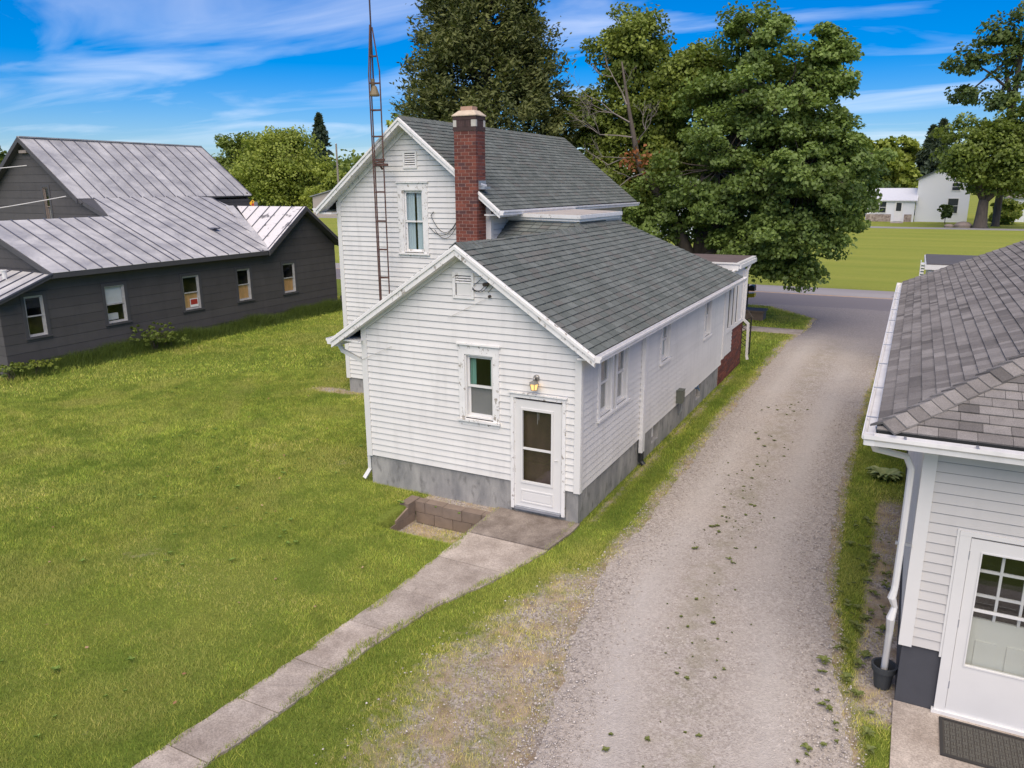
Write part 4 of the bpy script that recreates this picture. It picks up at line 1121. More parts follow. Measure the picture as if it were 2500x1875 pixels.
# downspout into a pot, dented
mb = MB(); dsp = [(4.47,-3.16,3.16),(4.50,-3.05,3.05),(4.80,-2.80,2.93),(4.86,-2.79,2.80),(4.86,-2.78,2.0),(4.855,-2.78,1.45),(4.85,-2.79,1.38)]
dsp2 = [(4.85,-2.79,1.38),(4.835,-2.80,1.30),(4.875,-2.77,1.18),(4.85,-2.80,1.05),(4.86,-2.72,.85),(4.86,-2.60,.50),(4.86,-2.52,.24)]
mb.tube(dsp, .036, 8); d1 = mb.build('downspout', PVC, GA)
mb = MB(); mb.tube(dsp2, [.036,.044,.031,.045,.037,.035,.038], 8); mb.build('elbow_hose', PVC, d1)
mb = MB(); mb.box(4.80, 4.96, -2.80, -2.765, 1.93, 1.96); mb.build('strap', GALV, d1)
mb = MB(); mb.lathe((4.86,-2.50,0), [(.085,0),(.115,.22),(.135,.22),(.14,.29),(.118,.29),(.10,.12),(.02,.11)], 20)
o = mb.build('plant_pot', POTM, smooth=False); tag(o, 'charcoal plastic pot under the white downspout of the garage', 'plant pot')
mb = MB(); mb.box(4.985, 9.2, -6.2, AY0+.0, -.08, .018); o = mb.build('garage_pad', SLAB); tag(o, kind='structure')
# door mat, woven: border and chequered strips
mb = MB(); mx0, mx1, my0, my1 = 5.44, 6.42, -3.50, -2.85
mb.box(mx0, mx1, my0, my1, .019, .028); dm = mb.build('door_mat', mat('mat_rubber', (.055,.050,.043), .9, .15), None)
tag(dm, 'dark woven door mat on concrete pad outside the garage door', 'door mat')
mb = MB()
for q in ((mx0,mx1,my0,my0+.03),(mx0,mx1,my1-.03,my1),(mx0,mx0+.03,my0+.03,my1-.03),(mx1-.03,mx1,my0+.03,my1-.03)): mb.box(*q, .0285, .036)
mb.build('border', mat('mat_edge', (.03,.028,.026), .8), dm)
mb = MB(); st = .055
for i in range(int((mx1-mx0-.08)/st)):
    for j in range(int((my1-my0-.08)/st)):
        x, y = mx0+.045+i*st, my0+.045+j*st
        if (i+j) % 2: mb.box(x, x+st*.85, y+.006, y+.018, .0285, .035); mb.box(x, x+st*.85, y+.030, y+.042, .0285, .035)
        else: mb.box(x+.006, x+.018, y, y+st*.85, .0285, .035); mb.box(x+.030, x+.042, y, y+st*.85, .0285, .035)
mb.build('weave', mat('mat_weave', (.105,.10,.085), .9, .2, 15), dm)
# flat-roofed porch of the next building, behind the garage
NB = empty('small_outbuilding', (6.6, 15, 0), 'low white outbuilding with dark flat roof standing beyond the garage', 'outbuilding')
mb = MB(); mb.box(5.1, 9.5, 14.1, 17.5, 0, 3.25); mb.build('wall', WHITE, NB)
mb = MB(); mb.box(5.0, 9.6, 14.0, 17.6, 3.26, 3.40); mb.build('fascia', PVC, NB)
mb = MB(); mb.box(5.04, 9.56, 14.04, 17.56, 3.401, 3.43); mb.build('roof', mat('dark_roll_roof', (.09,.085,.088), .85, .1), NB)
mb = MB()
for k in range(5): mb.box(4.90, 4.99, 14.0, 14.35, 3.05+k*.085, 3.09+k*.085)
mb.box(4.88, 4.90, 13.98, 14.37, 3.0, 3.5); mb.build('shutter', PVC, NB)
# ------------------------------------------------------------------ ground
DRL = np.array([(-9.0,2.6),(-5.46,1.75),(-3.36,1.30),(-1.61,.97),(.61,1.0),(4.36,.92),(9.54,.88),(18.07,.88),(21.5,1.25),(24.0,1.25),(26.0,-.3),(27.5,-1.6)])
DRR = np.array([(-9.0,5.0),(-4.08,4.66),(-2.45,4.33),(-.09,4.02),(3.64,3.88),(9.05,3.86),(14.69,4.0),(25.2,4.25),(27.5,5.4)])
def drl(y): return np.interp(y, DRL[:,0], DRL[:,1])
def drr(y): return np.interp(y, DRR[:,0], DRR[:,1])
WKL = np.array([(-12,-2.2),(-7.36,-1.84),(-6.09,-1.72),(-4.68,-1.63),(-3.17,-1.53),(.05,-1.55)])
WKR = np.array([(-12,-1.6),(-7.03,-1.19),(-6.08,-1.09),(-4.58,-.96),(-3.35,-.74),(-2.45,-.38),(-1.21,-.06),(.05,-.04)])
def wkl(y): return np.interp(y, WKL[:,0], WKL[:,1])
def wkr(y): return np.interp(y, WKR[:,0], WKR[:,1])
def ss(x, a, b):
    t = np.clip((x-a)/(b-a), 0, 1); return t*t*(3-2*t)
def pit(x, y):          # the sunken bed behind its block wall, in front of the foundation
    return -.42*ss(x, -3.16, -3.10)*ss(-x, 1.50, 1.62)*ss(-y, .30, .36)*ss(y, -1.75, -.85)
def bare(x, y):         # how much gravel and dry soil shows through the grass, 0..1
    n = vnoise(x, y, 1.7, 3)
    near = ss(y, 0.3, -2.2)*ss(x-wkr(y), .15, .9)*ss(drl(y)-x, -.6, .1)*ss(drl(y)-x, 3.2, .6)
    e = np.abs(x-drl(y)); edge = ss(e, .55, .0)*.75
    f = ss(np.abs(x-drr(y)), .30, .0)*.8
    dirt = ss(x, 4.42, 4.70)*ss(-y, -4.2, -3.0)*ss(x, 5.3, 5.0)*.95*ss(y, -3.6, -2.9)
    b0 = ss(x, -.0, .02)*ss(x, .45, .08)*ss(y, -.1, .3)*ss(y, 14, 12)*.6
    soil = ss(np.abs(y+.15), .26, .1)*ss(x, -3.2, -2.9)*ss(-x, 1.5, 1.7)
    pitb = ss(-pit(x, y), .1, .35)*(.45+.5*n)
    soil2 = ss(np.hypot((x+9.6)/1.1, (y-5.3)/.45), 1.0, .4)*.9
    out = np.clip(np.maximum.reduce([near*(.28+.68*n), edge*(.4+.8*n), f*(.4+.8*n), dirt*(.45+.75*n), b0*(.3+n), soil, pitb, soil2*(.5+.7*n)]), 0, 1)
    dp = ss(vnoise(x, y, .42, 61, 3), .58, .76)*.21*(x < -1.5)+ss(vnoise(x, y, 1.3, 62, 2), .70, .88)*.22*(x < -1.7)
    return np.clip(np.maximum(out, dp), 0, 1)*(y < 27)
xs = np.unique(np.concatenate([np.array([-2500,-1200,-600,-300,-150,-90,-60,-45]), np.arange(-34,-6,1.0), np.arange(-6,6.01,.125), np.arange(-3.6,-1.3,.05), np.arange(6.5,20,1.0), np.array([25,40,60,100,200,400,800,1500,2500])]))
ys = np.unique(np.concatenate([np.array([-300,-100,-40,-20,-14]), np.arange(-12,8,.125), np.arange(-1.95,.1,.05), np.arange(8,30,.5), np.arange(31,60,2.0), np.array([65,80,100,130,180,260,400,700,1200,2500,4000])]))
GXX, GYY = np.meshgrid(xs, ys)
GZ = pit(GXX, GYY)
und = (vnoise(GXX, GYY, .35, 9)-.5)*.05*ss(np.hypot(GXX, GYY), 60, 20)*ss(np.abs(GXX-2.5), 2.2, 3.2)*ss(-GXX, 1.7, 3.4)
und = und*(GYY < 25)
GZ = GZ+und-.012
n1, n2 = len(xs), len(ys)
idx = np.arange(n1*n2).reshape(n2, n1)
GF = np.stack([idx[:-1,:-1], idx[:-1,1:], idx[1:,1:], idx[1:,:-1]], -1).reshape(-1, 4)
GV = np.stack([GXX, GYY, GZ], -1).reshape(-1, 3)
t = NT('lawn_soil')
big, mid, fine = t.noise(.16, 4), t.noise(.9, 6, rough=.6), t.noise(26, 5, rough=.7)
far = t.noise(.30, 5, (.12,1,1), .6)
c = t.mix(t.rng(big, .3, .7), (.125,.170,.030), (.215,.235,.045))
c = t.mix(t.rng(mid, .35, .7), c, (.140,.190,.030))
sp = t.n.new('ShaderNodeSeparateXYZ'); t.l.new(t.pos(), sp.inputs[0])
isfar = t.rng(sp.outputs['Y'], 33, 37)
cf = t.mix(t.rng(far, .30, .70), (.200,.245,.040), (.290,.300,.060))
c = t.mix(isfar, c, cf)
c = t.scale(c, t.math('MULTIPLY', t.rng(fine, .25, .75, .60, 1.35), t.rng(t.noise(120, 3), .3, .7, .7, 1.25)))
dry = t.attr('bare')
gv = t.n.new('ShaderNodeSeparateColor'); t.l.new(t.voro(42), gv.inputs[0])
gravel = t.mix(gv.outputs[0], (.22,.185,.155), (.50,.45,.41))
soilc = t.mix(t.rng(t.noise(5, 5), .35, .65), (.28,.215,.15), (.45,.36,.26))
gravel = t.mix(t.rng(t.noise(2.2, 5), .42, .6), gravel, soilc)
k = t.rng(t.math('ADD', dry, t.math('MULTIPLY', t.math('SUBTRACT', t.noise(7, 5), .5), .8)), .30, .62)
c = t.mix(k, c, gravel)
t.bump(t.noise(45, 5, rough=.7), .8, .03)
GRASSB = t.done(c, .95, spec=.1)
g = mesh_np('ground', GV, GF, GRASSB, kind='structure', smooth=True, extra=[('bare', bare(GV[:,0], GV[:,1]), 'POINT')])

# gravel drive, ragged edges
def ribbon(name, yl, fl, fr, z, m, ragged=.06, step=.12, k=26, crown=0.0, seed=2, kind='structure'):
    yv = np.arange(yl[0], yl[1], step); rg = np.random.default_rng(seed)
    L = fl(yv)+(vnoise(yv, yv*0, 1.1, seed)-.5)*ragged*4+rg.normal(0, ragged*.5, len(yv))
    R = fr(yv)+(vnoise(yv, yv*0+9, 1.1, seed)-.5)*ragged*4+rg.normal(0, ragged*.5, len(yv))
    tt = np.linspace(0, 1, k)
    X = L[:,None]*(1-tt)+R[:,None]*tt; Y = np.repeat(yv[:,None], k, 1)
    Z = z+crown*(1-(2*tt-1)**2)[None,:]+0*X+(vnoise(X, Y, .8, seed+4)-.5)*crown
    Z[:,0] = Z[:,-1] = z-.012
    i = np.arange(X.size).reshape(X.shape)
    F = np.stack([i[:-1,:-1], i[:-1,1:], i[1:,1:], i[1:,:-1]], -1).reshape(-1, 4)
    return mesh_np(name, np.stack([X,Y,Z],-1).reshape(-1,3), F, m, kind=kind, smooth=True, extra=[('across', np.repeat(tt[None], len(yv), 0).ravel(), 'POINT')])
t = NT('gravel')
va = t.n.new('ShaderNodeSeparateColor'); t.l.new(t.voro(55), va.inputs[0])
vb = t.n.new('ShaderNodeSeparateColor'); t.l.new(t.voro(130), vb.inputs[0])
vc = t.n.new('ShaderNodeSeparateColor'); t.l.new(t.voro(30), vc.inputs[0])
c = t.mix(va.outputs[0], (.235,.205,.182), (.54,.49,.445))
c = t.mix(t.rng(vc.outputs[0], .62, 1.0, 0, .75), c, (.15,.13,.12))
c = t.mix(t.rng(vc.outputs[1], .72, 1.0, 0, .8), c, (.64,.59,.55))
c = t.mix(.45, c, t.mix(vb.outputs[1], (.24,.205,.175), (.55,.495,.44)))
c = t.mix(t.rng(t.noise(.55, 5), .38, .66, 0, .4), c, (.46,.40,.345))
c = t.mix(t.rng(t.noise(1.5, 6, (1,.5,1), .7), .55, .75, 0, .45), c, (.28,.25,.228))
tt = t.attr('across')
tr_ = t.math('ADD', t.rng(t.math('ABSOLUTE', t.math('SUBTRACT', tt, .22)), .0, .15, 1, 0), t.rng(t.math('ABSOLUTE', t.math('SUBTRACT', tt, .74)), .0, .15, 1, 0))
c = t.mix(t.math('MULTIPLY', tr_, t.rng(t.noise(.7, 4, (1,.3,1)), .3, .6, .15, .55)), c, (.50,.465,.43))
cen = t.math('MULTIPLY', t.rng(t.math('ABSOLUTE', t.math('SUBTRACT', tt, .47)), .03, .16, 1, 0), t.rng(t.noise(2.2, 6, rough=.7), .45, .62, 0, .38))
c = t.mix(cen, c, (.20,.185,.105))
sp = t.n.new('ShaderNodeSeparateXYZ'); t.l.new(t.pos(), sp.inputs[0])
apron = t.rng(t.math('ADD', sp.outputs['Y'], t.math('MULTIPLY', t.noise(.8, 4), 3.0)), 17.8, 22.0)
c = t.mix(apron, c, t.mix(va.outputs[1], (.17,.155,.155), (.32,.295,.29)))
hgt = t.math('ADD', t.voro(55, 'Distance'), t.math('MULTIPLY', t.voro(130, 'Distance'), .6))
t.bump(hgt, .7, .012)
GRAVEL = t.done(c, .95, spec=.15)
ribbon('driveway', (-9.0, 27.6), drl, drr, .006, GRAVEL, .05, .12, 30, .03, 2)
# road across the back
t = NT('asphalt')
sp = t.n.new('ShaderNodeSeparateXYZ'); t.l.new(t.pos(), sp.inputs[0])
lane = t.rng(sp.outputs['Y'], 31.55, 31.75)
c = t.mix(lane, (.165,.148,.150), (.315,.292,.285))
c = t.mix(t.rng(t.noise(.5, 5, (.08,1,1)), .4, .65, 0, .5), c, (.185,.165,.168))
c = t.scale(c, t.rng(t.noise(60, 3), .3, .7, .85, 1.15)); ASPH = t.done(c, .85)
mb = MB(); mb.box(-400, 400, 27.42, 34.95, -.05, .010); o = mb.build('road', ASPH); tag(o, kind='structure')
mb = MB(); mb.box(-400, 400, 31.82, 31.92, .011, .0145); mb.box(-400, 400, 32.02, 32.07, .011, .0145) if False else None
o = mb.build('road_marking', mat('worn_yellow_line', (.62,.34,.10), .7, .35, 3)); tag(o, kind='structure')
mb = MB(); mb.add([(3.9,32.6,.0115),(9,32.6,.0115),(9.2,34.0,.0115),(4.5,34.0,.0115)], [(0,1,2,3)]); o = mb.build('road_patch', mat('fresh_asphalt', (.075,.07,.072), .85, .15)); tag(o, kind='structure')
mb = MB(); mb.box(-400, 400, 26.9, 27.41, -.05, .006); o = mb.build('road_shoulder', GRAVEL); tag(o, kind='structure')
mb = MB(); mb.box(-300, 300, 101.5, 105.5, -.05, .012); o = mb.build('far_road', mat('far_asphalt', (.26,.25,.245), .9, .1, .5)); tag(o, kind='structure')
# concrete walk: slabs
walk = None
js = [.02,-1.13,-2.10,-3.21,-4.2,-5.20,-6.07,-6.97,-8.0]
mb = MB(); mb.prism([(wkl(y)+.03,y,-.09) for y in (-.02,-1.2,-3.2,-6,-9)]+[(wkr(y)-.03,y,-.09) for y in (-9,-6,-3.3,-1.2,-.02)], (0,0,.03))
walk = mb.build('walkway', mat('walk_bed', (.09,.07,.05), .95, .2)); tag(walk, kind='structure')
rn = random.Random(12)
for a, b in zip(js[:-1], js[1:]):
    mid_ = (a+b)/2; tl = [rn.uniform(-.006,.008) for _ in range(4)]; zt = .03 if a > -1 else .016
    ya, yb = a-.006, b+.006
    mb = MB()
    yv = np.linspace(ya, yb, 9)
    cs = [(wkl(y_)+rn.uniform(-.014,.018),y_) for y_ in yv]+[(wkr(y_)+rn.uniform(-.02,.012),y_) for y_ in yv[::-1]]
    if a > -.1: cs = [(-1.58,.0),(-1.56,yb),(-.06,yb),(.03,-.35),(.03,.0)]
    n = len(cs); top = [(x, y, zt+tl[i % 4]) for i, (x, y) in enumerate(cs)]; bot = [(x, y, -.055) for x, y in cs]
    mb.add(top+bot, [tuple(range(n)), *[(i, i+n, (i+1) % n+n, (i+1) % n) for i in range(n)]])
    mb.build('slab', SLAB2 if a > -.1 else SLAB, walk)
mb = MB(); mb.box(-3.8, 1.12, 19.85, 20.95, -.05, .014); o = mb.build('front_walk', SLAB); tag(o, kind='structure')
# block wall round the sunken bed
BW = empty('block_edging', (-2.5,-.5,-.42), 'low concrete block edging around a sunken bed by the foundation', 'block wall')
BLK = mat('old_block', (.215,.165,.13), .95, .2, 5, pvar=.12, bump=.4)
rn = random.Random(5)
for r_, z in enumerate((-.42,-.205)):
    x = -3.10-(.2 if r_ else 0)
    while x < -1.62:
        a, b = max(x, -3.12)+.005, min(x+.395, -1.60); j = rn.uniform(-.008,.008)
        if b-a > .06: mb = MB(); mb.box(a, b, -.40+j, -.21+j, z+.004, z+.208); mb.build('block', BLK, BW)
        x += .40
for k, (ya, yb, z0, z1) in enumerate(((-.22,-.62,-.205,.02),(-.625,-1.02,-.205,-.05),(-.41,-.80,-.42,-.21),(-.805,-1.20,-.42,-.21),(-1.205,-1.45,-.42,-.26))):
    mb = MB(); xo = -3.13+.02*k*0
    mb.prism([(xo-.17,ya,z0),(xo-.17,yb,z0),(xo-.17,yb,z1-(.10 if k in (1,4) else 0)),(xo-.17,ya,z1)], (.19,0,0)); mb.build('block', BLK, BW)

# loose stones on the drive
def stones(n, seed):
    rg = np.random.default_rng(seed)
    y = -7.5+rg.random(n)**1.6*18; x = drl(y)-.5+rg.random(n)*(drr(y)-drl(y)+.9)
    edge = np.minimum(np.abs(x-drl(y)), np.abs(x-drr(y)))
    keep = rg.random(n) < .35+.65*ss(edge, 1.0, .1)
    out = (x > drl(y)-.22) & (x < drr(y)+.16) & (x > .1) & ~((x > 4.9) & (y < 10) & (y > -6.3)) & keep
    # a few on the worn grass
    x2 = rg.uniform(-1.0, 2.2, n//4); y2 = rg.uniform(-8, -1.3, n//4); k2 = (rg.random(n//4) < bare(x2, y2)**2*.8) & (x2 > wkr(y2)+.02)
    x, y = np.concatenate([x[out], x2[k2]]), np.concatenate([y[out], y2[k2]])
    m = len(x); s = (.005+.011*rg.random(m)**3.0)
    o8 = np.array([(1,0,0),(0,1,0),(-1,0,0),(0,-1,0),(0,0,.8),(0,0,-.6)], float)
    ang = rg.random(m)*6.28; ca, sa = np.cos(ang), np.sin(ang)
    V = np.repeat(o8[None], m, 0)*(1+rg.normal(0, .22, (m,6,1)))*np.stack([s*(1+.5*rg.random(m)), s, s*.75], -1)[:,None,:]
    Vx = V[...,0]*ca[:,None]-V[...,1]*sa[:,None]; Vy = V[...,0]*sa[:,None]+V[...,1]*ca[:,None]
    V = np.stack([Vx+x[:,None], Vy+y[:,None], V[...,2]+.026+s[:,None]*.2], -1).reshape(-1,3)
    f = np.array([(0,1,4),(1,2,4),(2,3,4),(3,0,4),(1,0,5),(2,1,5),(3,2,5),(0,3,5)])
    F = (f[None]+6*np.arange(m)[:,None,None]).reshape(-1,3)
    return V, F, np.repeat(rg.random(m), 8)
t = NT('loose_stone')
r = t.attr('rnd'); c = t.mix(r, (.26,.22,.19), (.64,.58,.52)); STONE = t.done(c, .9)
V, F, R_ = stones(46000, 5)
o = mesh_np('gravel_stones', V, F, STONE, rnd=R_, kind='stuff'); tag(o, 'loose pale gravel stones scattered over the driveway', 'gravel')

# ------------------------------------------------------------------ grass
def in_rect(x, y, r): return (x > r[0]) & (x < r[1]) & (y > r[2]) & (y < r[3])
BLOCK = [(-4.42,0.0,0,13.8),(-9.3,-4.42,5.4,15.2),(-4.42,0,13.6,14),(-31,-19.78,2.0,17.7),(4.97,13,-6.3,10),(-19.8,-18.9,17.7,19.2),(5,9.5,14,17.6),(-3.9,1.12,19.85,20.95),(-3.32,-1.6,-.42,-.2),(-3.32,-3.1,-1.4,-.2)]
def lawn_ok(x, y, rg):
    ok = np.ones(len(x), bool)
    for r in BLOCK: ok &= ~in_rect(x, y, r)
    j = rg.normal(0, .05, len(x))
    wn1, wn2 = ss(vnoise(x*0, y, 2.3, 41), .45, .8)*.11, ss(vnoise(x*0+3, y, 1.6, 43), .4, .8)*.13
    ok &= ~((y < .02) & (x > wkl(y)+.01+np.abs(j)*.4+wn1) & (x < wkr(y)-.01-np.abs(j)*.7-wn2))
    ndr = (vnoise(x, y, 1.6, 6)-.5)*.5
    indr = (x > drl(y)+j+ndr*.6) & (x < drr(y)+j+ndr*.35) & (y < 27.6)
    dc = (x-drl(y))/(drr(y)-drl(y))
    weeds = (vnoise(x, y, 2.6, 8, 2) > .70-.10*ss(np.abs(dc-.5), .25, .05)) & (np.abs(dc-.47) < .2) & (rg.random(len(x)) < .22)
    ok &= ~indr | weeds
    ok &= y < 26.9
    b = bare(x, y)
    ok &= rg.random(len(x)) > np.clip(b*1.1-.18, 0, .96)
    return ok, indr
def blades(n, dmin, dmax, h, w, seed, hv=.5):
    rg = np.random.default_rng(seed)
    d = np.sqrt(rg.random(n)*(dmax**2-dmin**2)+dmin**2); a = YAW+(rg.random(n)-.5)*math.radians(80)
    x, y = CAM[0]+d*np.sin(a), CAM[1]+d*np.cos(a)
    ok, indr = lawn_ok(x, y, rg)
    x, y, indr = x[ok], y[ok], indr[ok]; m = len(x)
    tuft = vnoise(x, y, 2.2, 12, 3); tall = vnoise(x, y, .7, 13, 3)
    hh = h*(.55+.5*rg.random(m))*(.65+.9*tuft**1.3)*(1-.35*indr)
    b = bare(x, y); hh *= 1-.35*b
    along = ss(x, -18.4, -19.6)*(y > 1)*(y < 19)*(x > -19.8); hh *= 1+3.2*along*vnoise(x, y, .8, 4)
    ang = rg.random(m)*2*math.pi; lean = rg.normal(0, .55, (m,2))*hh[:,None]
    inw = (y < .02) & (x > wkl(y)) & (x < wkr(y))
    ww = w*(.6+.8*rg.random(m)); z0 = np.where(inw, .012, pit(x, y)-.015)
    ex, ey = np.cos(ang)*ww/2, np.sin(ang)*ww/2
    V = np.empty((m,3,3)); V[:,0] = np.stack([x-ex,y-ey,z0],-1); V[:,1] = np.stack([x+ex,y+ey,z0],-1)
    V[:,2] = np.stack([x+lean[:,0],y+lean[:,1],z0+hh+.012],-1)
    F = np.arange(3*m).reshape(-1,3)
    rnd = np.clip(.15+.55*rg.random(m)+.35*(vnoise(x, y, .5, 21)-.35)+.75*b-.15*indr-.22*((x > 0) & (x < 1.1) & (y > 0)), 0, 1)
    return V.reshape(-1,3), F, rnd
t = NT('grass_blades')
r = t.attr('rnd')
cr = t.n.new('ShaderNodeValToRGB'); t.l.new(r, cr.inputs[0])
e = cr.color_ramp.elements; e[0].position, e[0].color = 0.0, (.070,.130,.022,1); e[1].position, e[1].color = 1.0, (.52,.44,.22,1)
for p_, c_ in ((.32,(.200,.270,.042,1)),(.60,(.335,.365,.065,1)),(.82,(.470,.425,.130,1))):
    q = cr.color_ramp.elements.new(p_); q.color = c_
c = t.scale(cr.outputs[0], t.math('MULTIPLY', t.rng(t.noise(.22, 5), .3, .7, 1.1, 1.75), t.rng(t.noise(2.6, 4), .3, .7, .78, 1.25)))
c = t.mix(t.rng(t.noise(.9, 6, rough=.65), .50, .62, 0, .6), c, (.135,.215,.032))
c = t.mix(t.rng(t.noise(4.5, 5, rough=.7), .56, .66, 0, .6), c, (.090,.165,.026))
c = t.mix(t.rng(t.noise(.40, 6, dist=.5, rough=.6), .50, .64, 0, .7), c, (.45,.44,.125))
tl, mx = t.n.new('ShaderNodeBsdfTranslucent'), t.n.new('ShaderNodeMixShader')
t.inp(t.b.inputs['Base Color'], c); t.b.inputs['Roughness'].default_value = .7; t.b.inputs['Specular IOR Level'].default_value = .15
t.l.new(c, tl.inputs['Color']); mx.inputs[0].default_value = .3
t.l.new(t.b.outputs[0], mx.inputs[1]); t.l.new(tl.outputs[0], mx.inputs[2]); t.l.new(mx.outputs[0], t.n['Material Output'].inputs[0])
GRASS = t.m
rg = np.random.default_rng(77); m = 80000
x = -19.74+rg.random(m)**1.7*.85; y = rg.uniform(2.0, 18.2, m); tl_ = vnoise(x*2, y, .9, 31)
ok = rg.random(m) < tl_*1.3; x, y, tl_ = x[ok], y[ok], tl_[ok]; m = len(x)
hh = (.22+.75*tl_**1.3*rg.random(m))*ss(x, -18.8, -19.5)+.04; a = rg.random(m)*6.28; l = rg.normal(0, .35, (m,2))*hh[:,None]; w_ = .016
V = np.stack([np.stack([x-np.cos(a)*w_/2,y-np.sin(a)*w_/2,0*x-.02],-1), np.stack([x+np.cos(a)*w_/2,y+np.sin(a)*w_/2,0*x-.02],-1), np.stack([x+l[:,0],y+l[:,1],hh],-1)], 1).reshape(-1,3)
o = mesh_np('tall_grass', V, np.arange(3*m).reshape(-1,3), leaf_mat('rank_grass', (.050,.085,.018), (.15,.21,.04), None, .3), rnd=rg.random(m), kind='stuff'); tag(o, 'tall unmown grass along the foot of the grey wall', 'grass')
for nm, n, d0, d1, h, w, sd_ in (('a',430000,6.0,15.0,.050,.0075,1),('b',480000,15.0,25.0,.055,.012,2),('c',320000,25.0,42.0,.065,.026,3)):
    V, F, R_ = blades(n, d0, d1, h, w, sd_)
    o = mesh_np('grass', V, F, GRASS, rnd=R_, kind='stuff')
    tag(o, {'a':'mown green lawn grass around the concrete walk','b':'mown green lawn grass between the two houses','c':'mown green grass towards the road'}[nm], 'grass')

# ------------------------------------------------------------------ roadside things
MP = empty('mailbox', (-2.05,25.8,0), 'black mailbox and yellow paper box on a weathered post by the road', 'mailbox')
mb = MB(); mb.box(-2.13,-2.01,25.75,25.87,0,1.14); mb.build('post', WOODPOST, MP)
mb = MB(); P = [(-2.0,25.6,.84),(-2.0,25.6,1.0)]+[(-1.86-.14*math.cos(a),25.6,1.0+.10*math.sin(a)) for a in np.linspace(0, math.pi, 7)]+[(-1.72,25.6,.84)]
mb.prism(P, (0,.5,0)); mb.build('box', BLACK, MP)
mb = MB(); mb.box(-1.715,-1.70,25.8,25.83,1.0,1.2); mb.build('flag', RED, MP)
mb = MB(); mb.prism([(-2.0,25.6,.52),(-1.70,25.6,.56),(-1.70,25.6,.74),(-2.0,25.6,.70)], (0,.4,0)); mb.build('paper_box', YELLOW, MP)
RL = empty('porch_railing', (-.15,15.4,0), 'black wrought iron railing panel with lattice beside the porch steps', 'railing')
for x in (-.30, .0): mb = MB(); mb.box(x-.02, x+.02, 15.4, 15.44, 0, 1.40 if x else 1.3); mb.build('post', IRON, RL)
mb = MB()
for k in range(6):
    z = .2+k*.18; mb.bar((-.29,15.42,z),(-.01,15.42,z+.18), .012, .018); mb.bar((-.01,15.42,z),(-.29,15.42,z+.18), .012, .018)
mb.build('lattice', IRON, RL)
mb = MB(); mb.bar((-.33,15.42,1.36),(-.16,15.42,1.52), .05, .04); mb.bar((-.16,15.42,1.52),(.04,15.42,1.26), .05, .04); mb.build('top_rail', WOODPOST, RL)
SP_ = empty('front_steps', (-1.6,15.2,0), 'worn concrete front steps with low side wall below the porch', 'steps')
for k in range(4):
    mb = MB(); mb.box(-2.6,-.62,13.9+k*.32,14.22+k*.32+.001*0,-.05,.72-k*.18); mb.build('step', SLAB, SP_)
mb = MB(); mb.box(-.62,-.40,13.9,15.3,-.05,.80); mb.build('side_wall', BLK, SP_)
mb = MB(); mb.box(-1.7,-.75,22.5,23.3,-.05,.34); mb.box(-1.75,-.70,22.45,23.35,.341,.42); o = mb.build('stone_kerb_block', BLK); tag(o, 'low weathered concrete planter block in the front yard grass', 'planter')

# hosta clump by the garage
rg = np.random.default_rng(3)
def rosette(c, n, L, w, seed, droop=.9):
    rg = np.random.default_rng(seed); V, F, R_ = [], [], []
    for i in range(n):
        a = rg.random()*6.283; l = L*(.6+.5*rg.random()); up = .35+.6*rg.random(); b = len(V)
        for s in np.linspace(0, 1, 5):
            r = l*s; z = up*l*s*(1-droop*s*s)+.02; wd = w*math.sin(math.pi*min(.08+s*.92, 1))+.002
            ca, sa = math.cos(a), math.sin(a)
            for q in (-1, 0, 1): V.append((c[0]+ca*r-sa*q*wd, c[1]+sa*r+ca*q*wd, c[2]+z+(0 if q == 0 else .012)))
        for s in range(4):
            for q in range(2):
                k = b+s*3+q; F.append((k, k+1, k+4, k+3)); R_.append(rg.random()*.5+(.25 if False else 0)+.2)
    return np.array(V), np.array(F), np.array(R_)
HOSTA = leaf_mat('hosta_leaf', (.15,.24,.05), (.50,.54,.24), None, .25)
V, F, R_ = rosette((4.62,4.75,0), 90, .34, .075, 7, .62)
R_ = np.where(np.arange(len(R_)) % 2, R_, np.clip(R_+.25, 0, 1))
o = mesh_np('hosta', V, F, HOSTA, rnd=R_, smooth=True, org=(4.68,4.75,0)); tag(o, 'variegated hosta clump growing against the garage wall', 'plant')
# clover and broadleaf patches in the lawn, and a few fallen leaves
V, F, R_ = [], [], []; nb = 0; rg = np.random.default_rng(19)
for k in range(900):
    d = 8+rg.random()**.7*20; a = YAW+(rg.random()-.62)*1.1
    cx, cy = CAM[0]+d*math.sin(a), CAM[1]+d*math.cos(a)
    if not (cx < -1.75 and (cy < -.4 or cx < -4.8) and (cx < -9.8 or cy < 5) and cx > -19): continue
    if vnoise(np.array([cx]), np.array([cy]), .55, 71)[0] < .5: continue
    L = .022+.040*rg.random()**1.5
    v, f, r_ = rosette((cx,cy,.012), int(rg.integers(6,14)), L, L*.30, 3000+k, .6)
    V.append(v); F.append(f+nb); R_.append(r_); nb += len(v)
o = mesh_np('clover', np.concatenate(V), np.concatenate(F), leaf_mat('clover_leaf', (.10,.18,.03), (.30,.42,.08), None, .25), rnd=np.concatenate(R_), kind='stuff'); tag(o, 'clover and broadleaf weeds scattered through the lawn', 'weeds')
n_ = 46; x = rg.uniform(-11, -1.9, n_); y = rg.uniform(-6.5, 4.5, n_); okl = (y < -.5) | (x < -5); x, y = x[okl], y[okl]; n_ = len(x)
P0 = np.stack([x, y, .035+0*x], -1); a = rg.random(n_)*6.28; e1 = np.stack([np.cos(a), np.sin(a), .25*rg.normal(0,1,n_)], -1)*.030; e2 = np.stack([-np.sin(a), np.cos(a), .3*rg.normal(0,1,n_)], -1)*.02
